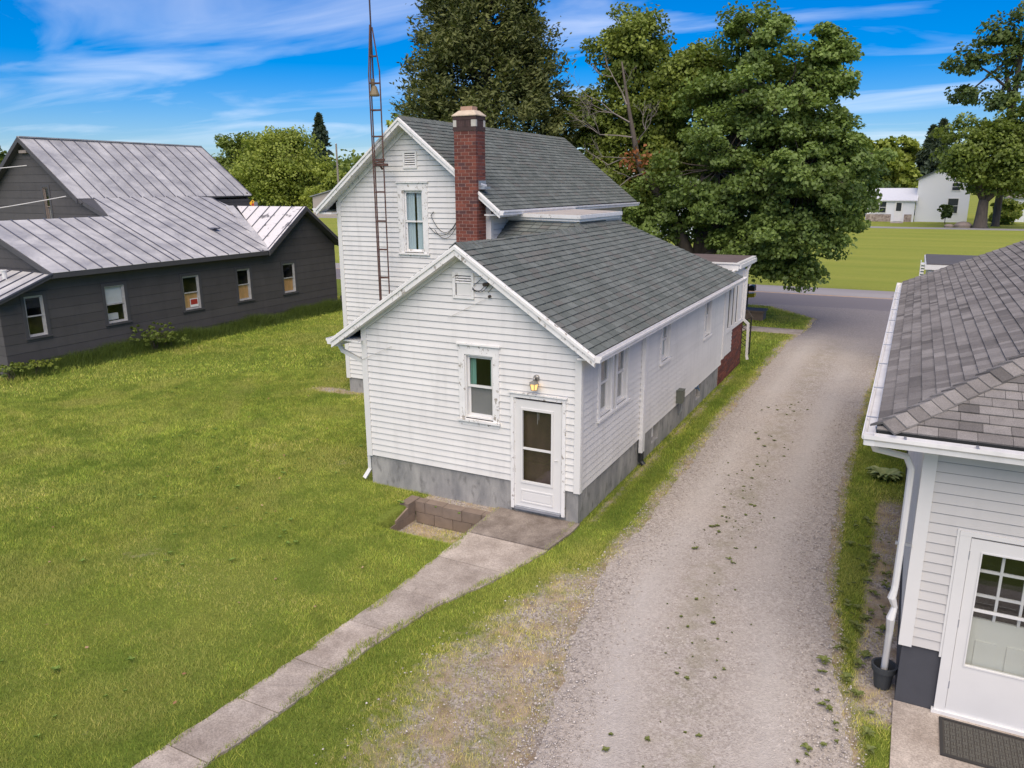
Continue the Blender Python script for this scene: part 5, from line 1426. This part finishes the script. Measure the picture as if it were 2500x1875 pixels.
o = mesh_np('fallen_leaves', np.stack([P0-e1, P0+e2, P0+e1, P0-e2], 1).reshape(-1,3), np.arange(4*n_).reshape(-1,4), leaf_mat('fallen_leaf', (.30,.15,.07), (.55,.36,.22), None, .2), rnd=rg.random(n_), kind='stuff'); tag(o, 'few pale brown fallen leaves lying on the lawn', 'leaves')
rg = np.random.default_rng(3)
# little weeds on the drive and in the dirt
V, F, R_ = [], [], []; nb = 0
for k in range(250):
    if k < 150:
        y = -6.5+rg.choice([1.2,3.1,4.6,6.8,8.5,9.8,12.5,15.5])+rg.normal(0,.55); x = drl(y)+(drr(y)-drl(y))*np.clip(rg.normal(.46, .10), .15, .8); L = .012+.042*rg.random()**2.6
    else:
        x, y = rg.uniform(4.15,4.85), rg.uniform(-5.2,2.5); L = .03+.07*rg.random()**1.8
        if x > 4.9 and y < -2.7: continue
    v, f, r_ = rosette((x,y,.02), int(rg.integers(6,13)), L, L*.2, 100+k, .7)
    V.append(v); F.append(f+nb); R_.append(r_); nb += len(v)
WEED = leaf_mat('weed_leaf', (.12,.16,.045), (.25,.27,.08), None, .25)
o = mesh_np('weeds', np.concatenate(V), np.concatenate(F), WEED, rnd=np.concatenate(R_), kind='stuff'); tag(o, 'small broadleaf weeds in the gravel and bare dirt', 'weeds')
# ------------------------------------------------------------------ trees
def px_at(dx, dy, Y):
    """world x, z on the plane y = Y for a point of the photograph (2212-wide copy)"""
    u, v = (dx*2500/2212-1250)/1880.36, -(dy*2500/2212-937.5)/1880.36
    d = AX_R*u+AX_U*v+AX_F; t_ = (Y-CAM[1])/d[1]; p = CAM+d*t_
    return p[0], p[2]
def leaves(pos, size, rg, up=.35, fold=.18, aspect=1.25, axis=None, outward=None):
    """kite-shaped leaves, two triangles each"""
    n = len(pos)
    nrm = rg.normal(0, 1, (n,3)); nrm[:,2] = np.abs(nrm[:,2])*.8+up
    if outward is not None: nrm += outward*1.1
    nrm /= np.linalg.norm(nrm, axis=1)[:,None]
    t0 = rg.normal(0, 1, (n,3)); t0[:,2] -= .6
    if axis is not None: t0 = axis+t0*.45
    t0 -= (t0*nrm).sum(1)[:,None]*nrm; t0 /= np.linalg.norm(t0, axis=1)[:,None]+1e-9
    b0 = np.cross(nrm, t0); s = size*(.65+.7*rg.random(n))[:,None]
    V = np.stack([pos-t0*s*.5*aspect, pos+b0*s*.5+nrm*s*fold*.5-t0*s*.08, pos+t0*s*.5*aspect-nrm*s*fold*.4, pos-b0*s*.5+nrm*s*fold*.5-t0*s*.08], 1).reshape(-1,3)
    return V, np.arange(4*n).reshape(-1,4)
def make_tree(name, label, base, lobes, size, mat_, trunk_r, seed, per=60, clump_r=.55, fork=.35, group=None, barkm=None, twig=True, extra_limbs=(), lean=(0,0), surf=.55, cat='tree'):
    rg = np.random.default_rng(seed); base = np.array(base, float)
    T = empty(name, base, label, cat, group)
    L, limbs, R_ = [], MB(), []
    c0 = np.mean([l[0] for l in lobes], 0); zf = base[2]+(c0[2]-base[2])*fork*1.4
    fk = np.array([base[0]+lean[0], base[1]+lean[1], zf])
    limbs.tube([base-np.array([0,0,.2]), base+np.array([0,0,.25]), base*.55+fk*.45+rg.normal(0,.04,3), fk], [trunk_r*1.55, trunk_r*1.1, trunk_r*.9, trunk_r*.75], 10)
    outs = []
    for c, r, k in lobes:
        c, r = np.array(c, float), np.array(r, float)
        m = (fk+c)/2+rg.normal(0, .12, 3)*r
        limbs.tube([fk-np.array([0,0,.3]), m, c], [trunk_r*.55, trunk_r*.36, trunk_r*.20], 7)
        for i in range(k):
            d = rg.normal(0, 1, 3); d /= np.linalg.norm(d)
            rad = surf+(1.02-surf)*rg.random() if rg.random() < .8 else rg.random()*.8
            q = c+d*r*rad*(1+.12*rg.normal()+(.28*rg.random() if rg.random() < .16 else 0))
            if q[2] < base[2]+.3: continue
            if twig and i % 2 == 0: limbs.tube([c+(q-c)*.15, c+(q-c)*.6+rg.normal(0,.06,3)*r, q], [trunk_r*.10, trunk_r*.06, trunk_r*.03], 4, False)
            n = int(per*(.5+rg.random()))
            cr = clump_r*(.6+.8*rg.random())
            pts = rg.normal(0, 1, (n,3)); pts /= np.linalg.norm(pts, axis=1)[:,None]; pts *= (rg.random(n)**.4)[:,None]*cr*np.array([1.15,1.15,.62])
            pts[:,2] -= .25*(pts[:,0]**2+pts[:,1]**2)/max(cr, .01)
            L.append(q+pts); outs.append(np.repeat((d*.6)[None], n, 0))
            R_.append(np.clip(rg.random()*.55+rg.random(n)*.45, 0, 1))
    for p, rr in extra_limbs: limbs.tube(p, rr, 7)
    limbs.build('trunk', barkm or BARK, T, smooth=True)
    pos = np.concatenate(L)
    V, F = leaves(pos, size, rg, outward=np.concatenate(outs))
    mesh_np('crown', V, F, mat_, T, rnd=np.concatenate(R_), org=tuple(base))
    return T
MAPLE = leaf_mat('maple_leaf', (.070,.115,.026), (.250,.350,.085), None, .38, .5)
MAPLE2 = leaf_mat('light_maple_leaf', (.085,.130,.024), (.320,.380,.070), None, .38)
LIME = leaf_mat('lime_leaf', (.140,.200,.030), (.400,.450,.080), None, .40)
MIDG = leaf_mat('mid_leaf', (.080,.125,.025), (.245,.305,.060), None, .35)
DARKG = leaf_mat('dark_leaf', (.045,.080,.024), (.130,.185,.048), None, .25)
CEDAR = leaf_mat('cedar_spray', (.055,.072,.022), (.160,.175,.050), None, .18, .7)
SPRUCE = leaf_mat('spruce_needle', (0.026,0.048,0.029), (0.072,0.099,0.061), None, .15, .7)
rg0 = np.random.default_rng(1)
# the big maple in the front yard
ml_ = [((.5,21.4,5.9),(2.7,2.8,2.5),150),((-.4,21.8,8.9),(2.4,2.4,2.0),80),((-1.7,22,11.1),(1.35,1.4,1.3),34),((.9,22,10.4),(1.0,1.1,1.1),24),((-2.7,21.2,6.3),(2.5,2.6,2.5),85),((.1,20.9,3.7),(2.3,2.3,1.2),60),((.75,20.7,2.45),(.55,.6,.65),12),((-.6,20.6,2.8),(.8,.8,.7),14),((-4.9,21.3,4.4),(1.9,1.8,1.4),40),((1.9,21.6,6.4),(1.2,1.6,1.7),36),((-3.0,22.2,9.0),(1.5,1.6,1.4),30),((-1.7,20.2,3.4),(1.2,1.1,.8),18)]
BM = make_tree('maple_tree', 'big dark maple tree hanging over the road beside the white porch', (-3.5,21.6,0), ml_, .118, MAPLE, .42, 11, 235, .52, .30, barkm=BARK,
          extra_limbs=[([(-3.5,21.5,2.0),(-4.6,21.2,4.6),(-6.0,21.0,6.4),(-6.5,21.0,8.6),(-6.9,21.0,10.6)],[.32,.24,.14,.08,.03]),([(-3.2,21.5,2.2),(-2.3,21.8,6.2),(-1.9,22,10.8)],[.3,.2,.06]),([(-3.3,21.5,2.2),(-1.0,21.5,6.0),(.6,21.6,9.6)],[.26,.18,.05])])
m2 = [((-7.3,23.4,11.3),(1.5,1.5,1.6),46),((-8.7,23.4,8.4),(1.5,1.6,1.6),40),((-6.4,23.6,8.8),(1.5,1.5,1.3),30),((-5.0,23.8,10.2),(1.6,1.6,1.3),46),((-7.6,23.2,5.6),(2.2,1.9,1.8),55),((-9.4,23.2,5.9),(1.4,1.4,1.5),28),((-5.3,23.6,7.0),(1.8,1.6,1.5),40)]
make_tree('maple_tree', 'lighter thin-crowned maple tree between the dark cedar and the big maple', (-6.6,24.2,0), [(c_, r_, int(k_*1.5)) for c_, r_, k_ in m2], .120, MAPLE2, .32, 12, 215, .62, .33)
# dead branches in front of it
mb = MB(); rn = random.Random(3)
def twigs(p, d, l, r, k):
    p, d = np.array(p), np.array(d)/np.linalg.norm(d)
    q = p+d*l; mid = (p+q)/2+np.array([rn.uniform(-.1,.1) for _ in range(3)])*l; mb.tube([p, mid, q], [r, r*.75, r*.5], 5, False)
    if k:
        for _ in range(3 if k > 1 else 4):
            e = d+np.array([rn.uniform(-.9,.9), rn.uniform(-.6,.6), rn.uniform(-.7,.8)]); twigs(mid if rn.random() < .4 else q, e, l*rn.uniform(.5,.75), r*.55, k-1)
for p, d, l in (((-6.45,20.9,8.2),(-.7,-.2,.5),1.5),((-6.3,20.9,7.6),(-1,-.2,.1),1.4),((-6.0,20.9,6.8),(-1,-.3,-.25),1.3),((-6.6,20.9,8.9),(-.5,0,.9),1.3),((-5.6,20.9,6.2),(-.9,-.2,-.5),1.5),((-6.2,20.9,7.2),(.5,-.4,.5),1.0)): twigs(p, d, l, .035, 3)
o = mb.build('dead_branches', DEADWOOD, BM); o['label'] = 'bare grey dead branches'
V, F = leaves(np.array([-6.1,20.8,6.75])+rg0.normal(0,1,(150,3))*np.array([.45,.4,.35]), .14, rg0)
o = mesh_np('dead_leaves', V, F, leaf_mat('dead_leaf', (.20,.065,.025), (.34,.13,.05), None, .3), BM, rnd=rg0.random(150), kind='stuff'); o['label'] = 'cluster of brown dead leaves'

# cedar behind the white house
def cedar(name, label, base, H, prof, n, mat_, size, seed, tr):
    rg = np.random.default_rng(seed); base = np.array(base, float); T = empty(name, base, label, 'tree')
    mb = MB(); mb.tube([base-np.array([0,0,.2]), base+np.array([.1,0,H*.5]), base+np.array([0,0,H*.98])], [tr, tr*.6, .03], 8)
    L, D, R_ = [], [], []
    nb = n//90
    for i in range(nb):
        z = H*(.03+.97*rg.random()**.9); r = np.interp(z/H, *zip(*prof))*(.35+.70*rg.random()**.55)*(.86+.28*rg.random())
        a = rg.random()*6.283; o_ = np.array([math.cos(a), math.sin(a), .0])
        tip = base+np.array([0,0,z])+o_*r
        if i % 4 == 0: mb.tube([base+np.array([0,0,z-.25*r]), base+np.array([0,0,z])+o_*r*.5+np.array([0,0,-.05]), tip], [tr*.12, tr*.07, .008], 4, False)
        k = int(90*(.5+rg.random())); cr = .36*(.6+.8*rg.random())
        p = rg.normal(0, 1, (k,3))*np.array([.5,.5,.55])*cr; p += o_*(rg.random(k)-.6)[:,None]*cr*1.3+np.array([0,0,1])*(rg.random(k)-.3)[:,None]*cr
        L.append(tip+p); D.append(np.repeat((o_*.6+np.array([0,0,.8]))[None], k, 0)); R_.append(np.clip(rg.random()*.6+rg.random(k)*.4, 0, 1))
    mb.build('trunk', BARK, T, smooth=True)
    V, F = leaves(np.concatenate(L), size, rg, up=.2, aspect=2.6, axis=np.concatenate(D), outward=np.concatenate(D)*.3)
    mesh_np('crown', V, F, mat_, T, rnd=np.concatenate(R_), org=tuple(base))
    return T
cedar('cedar_tree', 'tall dark cedar tree rising behind the chimney of the white house', (-12.9,20.2,0), 18.5, [(0,2.6),(.15,3.5),(.42,3.75),(.62,2.9),(.75,2.3),(.9,1.3),(1,.1)], 150000, CEDAR, .085, 21, .34)
# spruce: tiers of drooping branches
def spruce(name, label, base, H, R, n, seed, group=None, mat_=None, size=.3):
    rg = np.random.default_rng(seed); base = np.array(base, float); T = empty(name, base, label, 'tree', group)
    mb = MB(); mb.tube([base, base+np.array([0,0,H])], [H*.016, .02], 7)
    L, D, R_ = [], [], []
    nbr = n//45; zz_ = 0
    for i in range(nbr):
        f = (i+rg.random())/nbr; z = H*(.08+.91*f); r = R*(1-f)**.85*(.7+.4*rg.random())+.12
        a = rg.random()*6.283; d = np.array([math.cos(a), math.sin(a), 0])
        s = rg.random(45)**.7
        p = base+np.array([0,0,z])+d*(s*r)[:,None]+np.array([0,0,1])*(-.32*s*r+.10*r*s**3)[:,None]+rg.normal(0,1,(45,3))*np.array([.16,.16,.10])*max(r,.6)*.6
        if i % 3 == 0: mb.tube([base+np.array([0,0,z]), base+np.array([0,0,z-.25*r])+d*r], [H*.003, .01], 4, False)
        L.append(p); D.append(np.repeat((d*.8+np.array([0,0,-.25]))[None], 45, 0)); R_.append(np.clip(rg.random()*.5+rg.random(45)*.5, 0, 1))
    mb.build('trunk', BARK, T, smooth=True)
    V, F = leaves(np.concatenate(L), size, rg, up=.2, aspect=2.2, axis=np.concatenate(D))
    mesh_np('crown', V, F, mat_ or SPRUCE, T, rnd=np.concatenate(R_), org=tuple(base)); return T
# far trees: one call each; lobes are spread round a centre
def far_tree(label, cx, cy, h, w, mat_, seed, n=10, per=70, size=.42, low=.18, name='leafy_tree', group=None, cat='tree', tr=.28):
    rg = np.random.default_rng(seed); lob = []
    for i in range(n):
        f = (i+.5)/n; z = h*(low+(.88-low)*f); rr = w*.5*(1-abs(f-.42)**1.6*1.2)
        a = rg.random()*6.283; q = rr*.55*rg.random()**.5
        lob.append(((cx+q*math.cos(a), cy+q*math.sin(a), z), (max(rr*.62,.8), max(rr*.62,.8), h*.14), 12))
    return make_tree(name, label, (cx,cy,0), lob, size, mat_, tr, seed, per, w*.11, .3, group, twig=True, cat=cat)
x, z = px_at(590, 285, 75)
far_tree('rounded bright green tree standing beyond the grey farmhouse roof', -132.5, 137, 19.6, 27, LIME, 31, 22, 130, .50, .08, tr=.5)
far_tree('darker feathery tree beside the rounded bright green tree', -152, 141, 19.6, 18, MIDG, 32, 12, 100, .50)
far_tree('short bushy lime tree between the rounded green tree and the utility pole', -118, 134, 10.8, 13, LIME, 33, 9, 95, .46, .06)
spruce('spruce_tree', 'tall dark spruce standing behind the bright green trees near the utility pole', (-147,166,0), 25.2, 6.8, 8000, 41, size=.75)
far_tree('lime green tree beside the utility pole', -121, 152, 11, 12, LIME, 34, 8, 70, .5, .08)
far_tree('dark green bushy tree under the utility pole', -108, 140, 7.6, 11, DARKG, 35, 8, 60, .5, .05)
far_tree('bright lime tree peeking above the white house ridge beside the cedar', *(px_at(918, 240, 46)[0], 46), 13.2, 6.2, LIME, 36, 10, 60, .32, .4)
far_tree('thin open tree beyond the grey farmhouse gable, near the white barn', *(px_at(-14, 280, 60)[0], 60), 12.5, 6.0, MIDG, 37, 8, 45, .36, .5)
# woods on the skyline: one mass
rg = np.random.default_rng(51); P_ = []
for i in range(420):
    f = rg.random(); x, y = -330+f*330, 190+rg.random()*50+40*(1-f)
    hgt_ = (10+6*vnoise(np.array([x]), np.array([y]), .03, 3)[0]+5*rg.random())*(.72 if x > -75 else 1.0)
    k = 75; p = rg.normal(0, 1, (k,3)); p /= np.linalg.norm(p, axis=1)[:,None]; p *= (rg.random(k)**.35)[:,None]*np.array([5.0,5.0,hgt_*.5]); P_.append(p+np.array([x,y,hgt_*.52]))
P_ = np.concatenate(P_); V, F = leaves(P_, 1.3, rg)
o = mesh_np('far_woods', V, F, MIDG, rnd=rg.random(len(P_)), kind='stuff'); tag(o, 'distant band of woods along the skyline', 'woods')
# utility poles
for i, (dx, Y, h_) in enumerate(((730, 88, 12.0),)):
    x, _ = px_at(dx, 380, Y)
    T = empty('utility_pole', (x,Y,0), 'bare wooden utility pole in front of the skyline woods', 'utility pole')
    mb = MB(); mb.tube([(x,Y,0),(x,Y,h_)], [.19,.13], 8); mb.build('shaft', mat('pole_wood', (.25,.22,.19), .9, .2), T)
    mb = MB(); mb.tube([(x,Y,h_),(x,Y,h_+.12)], [.15,.05], 8); mb.build('pole_cap', GALV, T)
# warning sign
SX, SY, SZ = -117.2, 109.1, 2.25
SG = empty('warning_sign', (SX,SY,0), 'yellow diamond warning sign with a red octagon and black arrow', 'road sign')
dirx = np.array([CAM[1]-SY, -(CAM[0]-SX), 0]); dirx /= np.linalg.norm(dirx)
FS = Fr((SX,SY,SZ), tuple(-dirx), (0,0,1))
if (CAM-FS.o)@FS.n < 0: FS = Fr((SX,SY,SZ), tuple(dirx), (0,0,1))
mb = MB(); mb.tube([(SX,SY+.05,0),(SX,SY+.05,SZ+.7)], .05, 6); mb.build('post', GALV, SG)
mb = MB(); r_ = .78; mb.prism([FS.p(r_*a, r_*b, .06) for a, b in ((0,-1),(1,0),(0,1),(-1,0))], FS.n*.02); mb.build('plate', SIGNY, SG)
mb = MB(); mb.prism([FS.p(.27*math.cos(math.pi/8+k*math.pi/4), -.22+.27*math.sin(math.pi/8+k*math.pi/4), .085) for k in range(8)], FS.n*.01); mb.build('octagon', RED, SG)
mb = MB(); mb.prism([FS.p(a, b, .085) for a, b in ((-.06,.1),(.06,.1),(.06,.36),(-.06,.36))], FS.n*.01); mb.prism([FS.p(a, b, .085) for a, b in ((-.16,.36),(.16,.36),(0,.58))], FS.n*.01); mb.build('arrow', BLACK, SG)

# ------------------------------------------------------------------ far buildings
def block_house(name, label, x0, x1, y0, y1, eave, ridge, axis, wallm, roofm, wins=(), over=.35, door=None):
    T = empty(name, ((x0+x1)/2,(y0+y1)/2,0), label, 'house')
    mb = MB()
    if axis == 'x':     # ridge along x
        ym = (y0+y1)/2
        mb.prism([(x0,y0,0),(x0,y1,0),(x0,y1,eave),(x0,ym,ridge),(x0,y0,eave)], (x1-x0,0,0))
        s = (ridge-eave)/(ym-y0)
        planes = [[(x0-over,y0-over,eave-s*over),(x1+over,y0-over,eave-s*over),(x1+over,ym,ridge),(x0-over,ym,ridge)],[(x0-over,y1+over,eave-s*over),(x1+over,y1+over,eave-s*over),(x1+over,ym,ridge),(x0-over,ym,ridge)]]
    else:
        xm = (x0+x1)/2
        mb.prism([(x0,y0,0),(x1,y0,0),(x1,y0,eave),(xm,y0,ridge),(x0,y0,eave)], (0,y1-y0,0))
        s = (ridge-eave)/(xm-x0)
        planes = [[(x0-over,y0-over,eave-s*over),(x0-over,y1+over,eave-s*over),(xm,y1+over,ridge),(xm,y0-over,ridge)],[(x1+over,y0-over,eave-s*over),(x1+over,y1+over,eave-s*over),(xm,y1+over,ridge),(xm,y0-over,ridge)]]
    mb.build('wall', wallm, T)
    for p in planes: mb = MB(); mb.prism([(a,b,c+.03) for a, b, c in p], (0,0,.14)); mb.build('roof', roofm, T)
    for (a, b, c, d, gm) in wins:
        mb = MB(); mb.box(a-.12,b+.12,y0-.06,y0-.001,c-.12,d+.12); w = mb.build('window', TRIM, T)
        mb = MB(); mb.box(a,b,y0-.075,y0-.061,c,d); p = mb.build('pane', gm, w)
        mb = MB(); mb.box(a,b,y0-.085,y0-.076,(c+d)/2-.03,(c+d)/2+.03); mb.build('meeting_rail', TRIM, w)
    return T
FARW = mat('far_white_siding', (.74,.75,.78), .6, .04, 1)
t = NT('far_lap_siding')
sp = t.n.new('ShaderNodeSeparateXYZ'); t.l.new(t.pos(), sp.inputs[0])
lap = t.math('FRACT', t.math('MULTIPLY', sp.outputs['Z'], 6.2))
c = t.scale((.74,.75,.78), t.rng(lap, .0, .14, .82, 1.0)); FARLAP = t.done(c, .6)
FGL = mat('far_dark_glass', (.03,.036,.045), .15, .2, 2)
t = NT('field_stone'); vs_ = t.n.new('ShaderNodeSeparateColor'); t.l.new(t.voro(4.5), vs_.inputs[0])
c = t.mix(vs_.outputs[0], (.20,.15,.13), (.42,.35,.30)); STN = t.done(c, .9)
FH = block_house('far_farmhouse', 'white two-storey farmhouse across the lawn with big dark window', 4.4, 11.3, 122, 131, 6.2, 7.95, 'y', FARLAP, mat('far_roof', (.10,.12,.14), .7), [(8.6,9.9,1.35,3.4,FGL),(8.9,9.9,4.6,5.6,FGL)])
W_ = block_house('farmhouse_wing', 'low white wing with pale metal roof and stone base beside the far farmhouse', -2.3, 4.3, 121.0, 127, 3.15, 4.75, 'x', FARW, mat('far_metal_roof', (.62,.63,.67), .45, .05), [(-1.6,-.75,1.35,2.9,FGL),(-.45,.4,1.35,2.9,FGL)], .3)
for a_, b_ in ((-2.25,1.2),(3.0,4.0)): mb = MB(); mb.box(a_,b_,120.88,120.99,0,1.1); mb.build('stone_base', STN, W_)
mb = MB(); mb.box(1.6,2.7,120.9,120.99,.1,3.0); d_ = mb.build('door', TRIM, W_); mb = MB(); mb.box(1.8,2.5,120.87,120.899,1.6,2.8); mb.build('pane', FGL, d_)
mb = MB(); mb.box(1.3,3.0,116.5,120.8,-.05,.02); o = mb.build('far_walk', SLAB); tag(o, kind='structure')
block_house('pale_house', 'pale blue-white house glimpsed through the maple leaves across the road', -24.5, -11.5, 72, 80, 4.2, 6.2, 'x', mat('pale_blue_siding', (.55,.62,.70), .6, .05), mat('pale_roof', (.34,.36,.40), .7), [(-22,-20.8,1.4,2.9,FGL),(-17,-15.8,1.4,2.9,FGL)])
block_house('tan_house', 'low tan house with grey roof far beyond the grey farmhouse', -98.5, -84, 106, 116, 3.7, 5.3, 'y', mat('tan_siding', (.36,.32,.28), .7, .05), mat('tan_house_roof', (.24,.26,.28), .7), [(-96,-94.5,1.4,2.6,FGL)])
mb = MB(); mb.box(-163,-136.5,148,156,0,3.2); sh = mb.build('long_shed', mat('brown_boards', (.20,.165,.14), .8, .15, 2)); tag(sh, 'long low brown board shed behind the bright green tree', 'shed')
for k in range(4): mb = MB(); mb.box(-160+k*6,-159+k*6,147.94,147.99,1.2,2.2); mb.build('window', FGL, sh)
mb = MB(); mb.prism([(-163.4,147.6,3.2),(-163.4,156.4,3.2),(-163.4,152,4.2)], (27.3,0,0)); mb.build('roof', mat('shed_roof', (.22,.22,.23), .7), sh)
x, z = px_at(8, 392, 150); block_house('white_barn', 'long white barn far behind the grey farmhouse gable', x-40, x+2, 150, 165, 6, 11, 'x', FARW, mat('white_barn_roof', (.62,.60,.58), .6), [])
# right-hand trees
bt = [((11.0,106,10.4),(4.4,4.2,3.2),60),((14.2,106,9.8),(4.2,4.2,4.0),60),((16.8,107,13),(4.3,4,5),50),((9.4,106,8.2),(2.0,2.6,1.7),22),((12.6,106,6.4),(2.8,3,1.7),32),((16.0,106,6.8),(3.6,3,2.4),36)]
make_tree('shade_tree', 'broad shade tree with thick trunk in front of the far farmhouse', (12.1,106.2,0), bt, .32, MIDG, .75, 61, 150, 1.5, .28, twig=False)
bt2 = [((8.6,112,21.0),(2.4,2.2,2.2),16),((11.8,112,24),(2.8,2.5,2.8),18),((14.8,112,21),(3,2.5,4),22),((9.0,112,17.2),(2.6,2.2,1.5),12),((12.6,112,17),(2.6,2.4,2.4),16),((15.5,112,27),(3,2.5,3),18)]
make_tree('tall_tree', 'very tall thin-crowned tree rising above the broad shade tree', (14.2,112,0), bt2, .36, DARKG, .42, 62, 75, 1.1, .75, extra_limbs=[([(14.2,112,10),(13.8,112,16),(12.2,112,22.5)],[.42,.30,.10]),([(13.8,112,17),(11.0,112,19.5),(8.8,112,21)],[.2,.13,.05])])
for i, (dx, dy, Y, R) in enumerate(((2018,272,150,4.2),(2040,258,156,4.4))):
    x, z = px_at(dx, dy, Y); spruce('spruce_tree', ('shorter of the two blue-green spruces behind the far farmhouse', 'taller of the two blue-green spruces behind the far farmhouse')[i], (x,Y,0), z, R, 6500, 70+i, 'twin spruces behind the far farmhouse', None, .6)
for i, (dx, dy, Y, w, m_) in enumerate(((1868,282,145,11,LIME),(1915,292,148,10,LIME),(1955,290,152,10,LIME),(1890,330,140,9,DARKG),(1972,352,146,7,LIME))):
    x, z = px_at(dx, dy, Y)
    far_tree(('lime green tree behind the big maple and the farmhouse wing','open lime green tree above the farmhouse wing','lime tree beside the spruces behind the farmhouse','dark low tree behind the farmhouse wing roof','lime tree just below the spruces')[i], x, Y, z, w, m_, 80+i, 9, 60, .6, .2)
x, z = px_at(2182, 440, 118); far_tree('bright yellow-green rounded shrub on the lawn beyond the shade tree', x, 118, 3.4, 5.4, LIME, 90, 8, 60, .32, .15, 'shrub', None, 'shrub', .1)
x, z = px_at(2043, 462, 118); far_tree('small dark sapling in front of the far farmhouse window', x, 118, 2.9, 1.6, DARKG, 91, 5, 30, .25, .3, 'sapling', None, 'sapling', .05)
BLD = mat('boulder', (.30,.24,.20), .9, .2)
mb = MB(); mb.lathe((10.2,107,0), [(1.0,-.1),(1.1,.3),(.7,.65),(.2,.75)], 9); o = mb.build('boulder', BLD); tag(o, 'larger pinkish grey boulder at the foot of the shade tree', 'boulder')
mb = MB(); mb.lathe((8.6,106.6,0), [(.5,-.1),(.6,.2),(.4,.4),(.1,.45)], 8); o = mb.build('boulder', BLD); tag(o, 'smaller pinkish grey boulder beside the larger one near the shade tree', 'boulder')
x, z = px_at(2206, 430, 125); block_house('neighbor_house', 'pale house beyond the yellow-green shrub', x-1.5, x+10, 126, 134, 3.6, 5.5, 'x', FARW, mat('neighbor_roof', (.25,.22,.20), .8), [])
for i, (x, y, h_, w_, m_) in enumerate(((-40,150,11,12,MIDG),(-28,160,12,12,LIME),(-14,158,12,13,MIDG))):
    far_tree(('mid green tree far behind the cedar','lime tree far behind the pale house','mid green tree far behind the big maple')[i], x, y, h_, w_, m_, 95+i, 8, 55, .7, .1)
# shrubs along the grey wall
for i, (y, h_, w_) in enumerate(((6.75,1.05,.5),(7.3,.55,.55),(2.6,.5,.4),(1.8,.55,.45))):
    far_tree(('leafy shrub against the grey wall by the blind window','low spreading shrub beside the leafy shrub at the grey wall','small light weed clump at the grey house corner','dark weed clump just past the grey house corner')[i], -19.1-.1*i, y, h_, w_, MIDG if i != 2 else LIME, 110+i, 9, 45, .045, .05, 'shrub', None, 'shrub', .02)
x = -18.3; far_tree('dark evergreen bush past the corner of the grey farmhouse', -20.0, 20.3, 2.6, 1.5, DARKG, 120, 8, 60, .12, .1, 'shrub', None, 'shrub', .06)
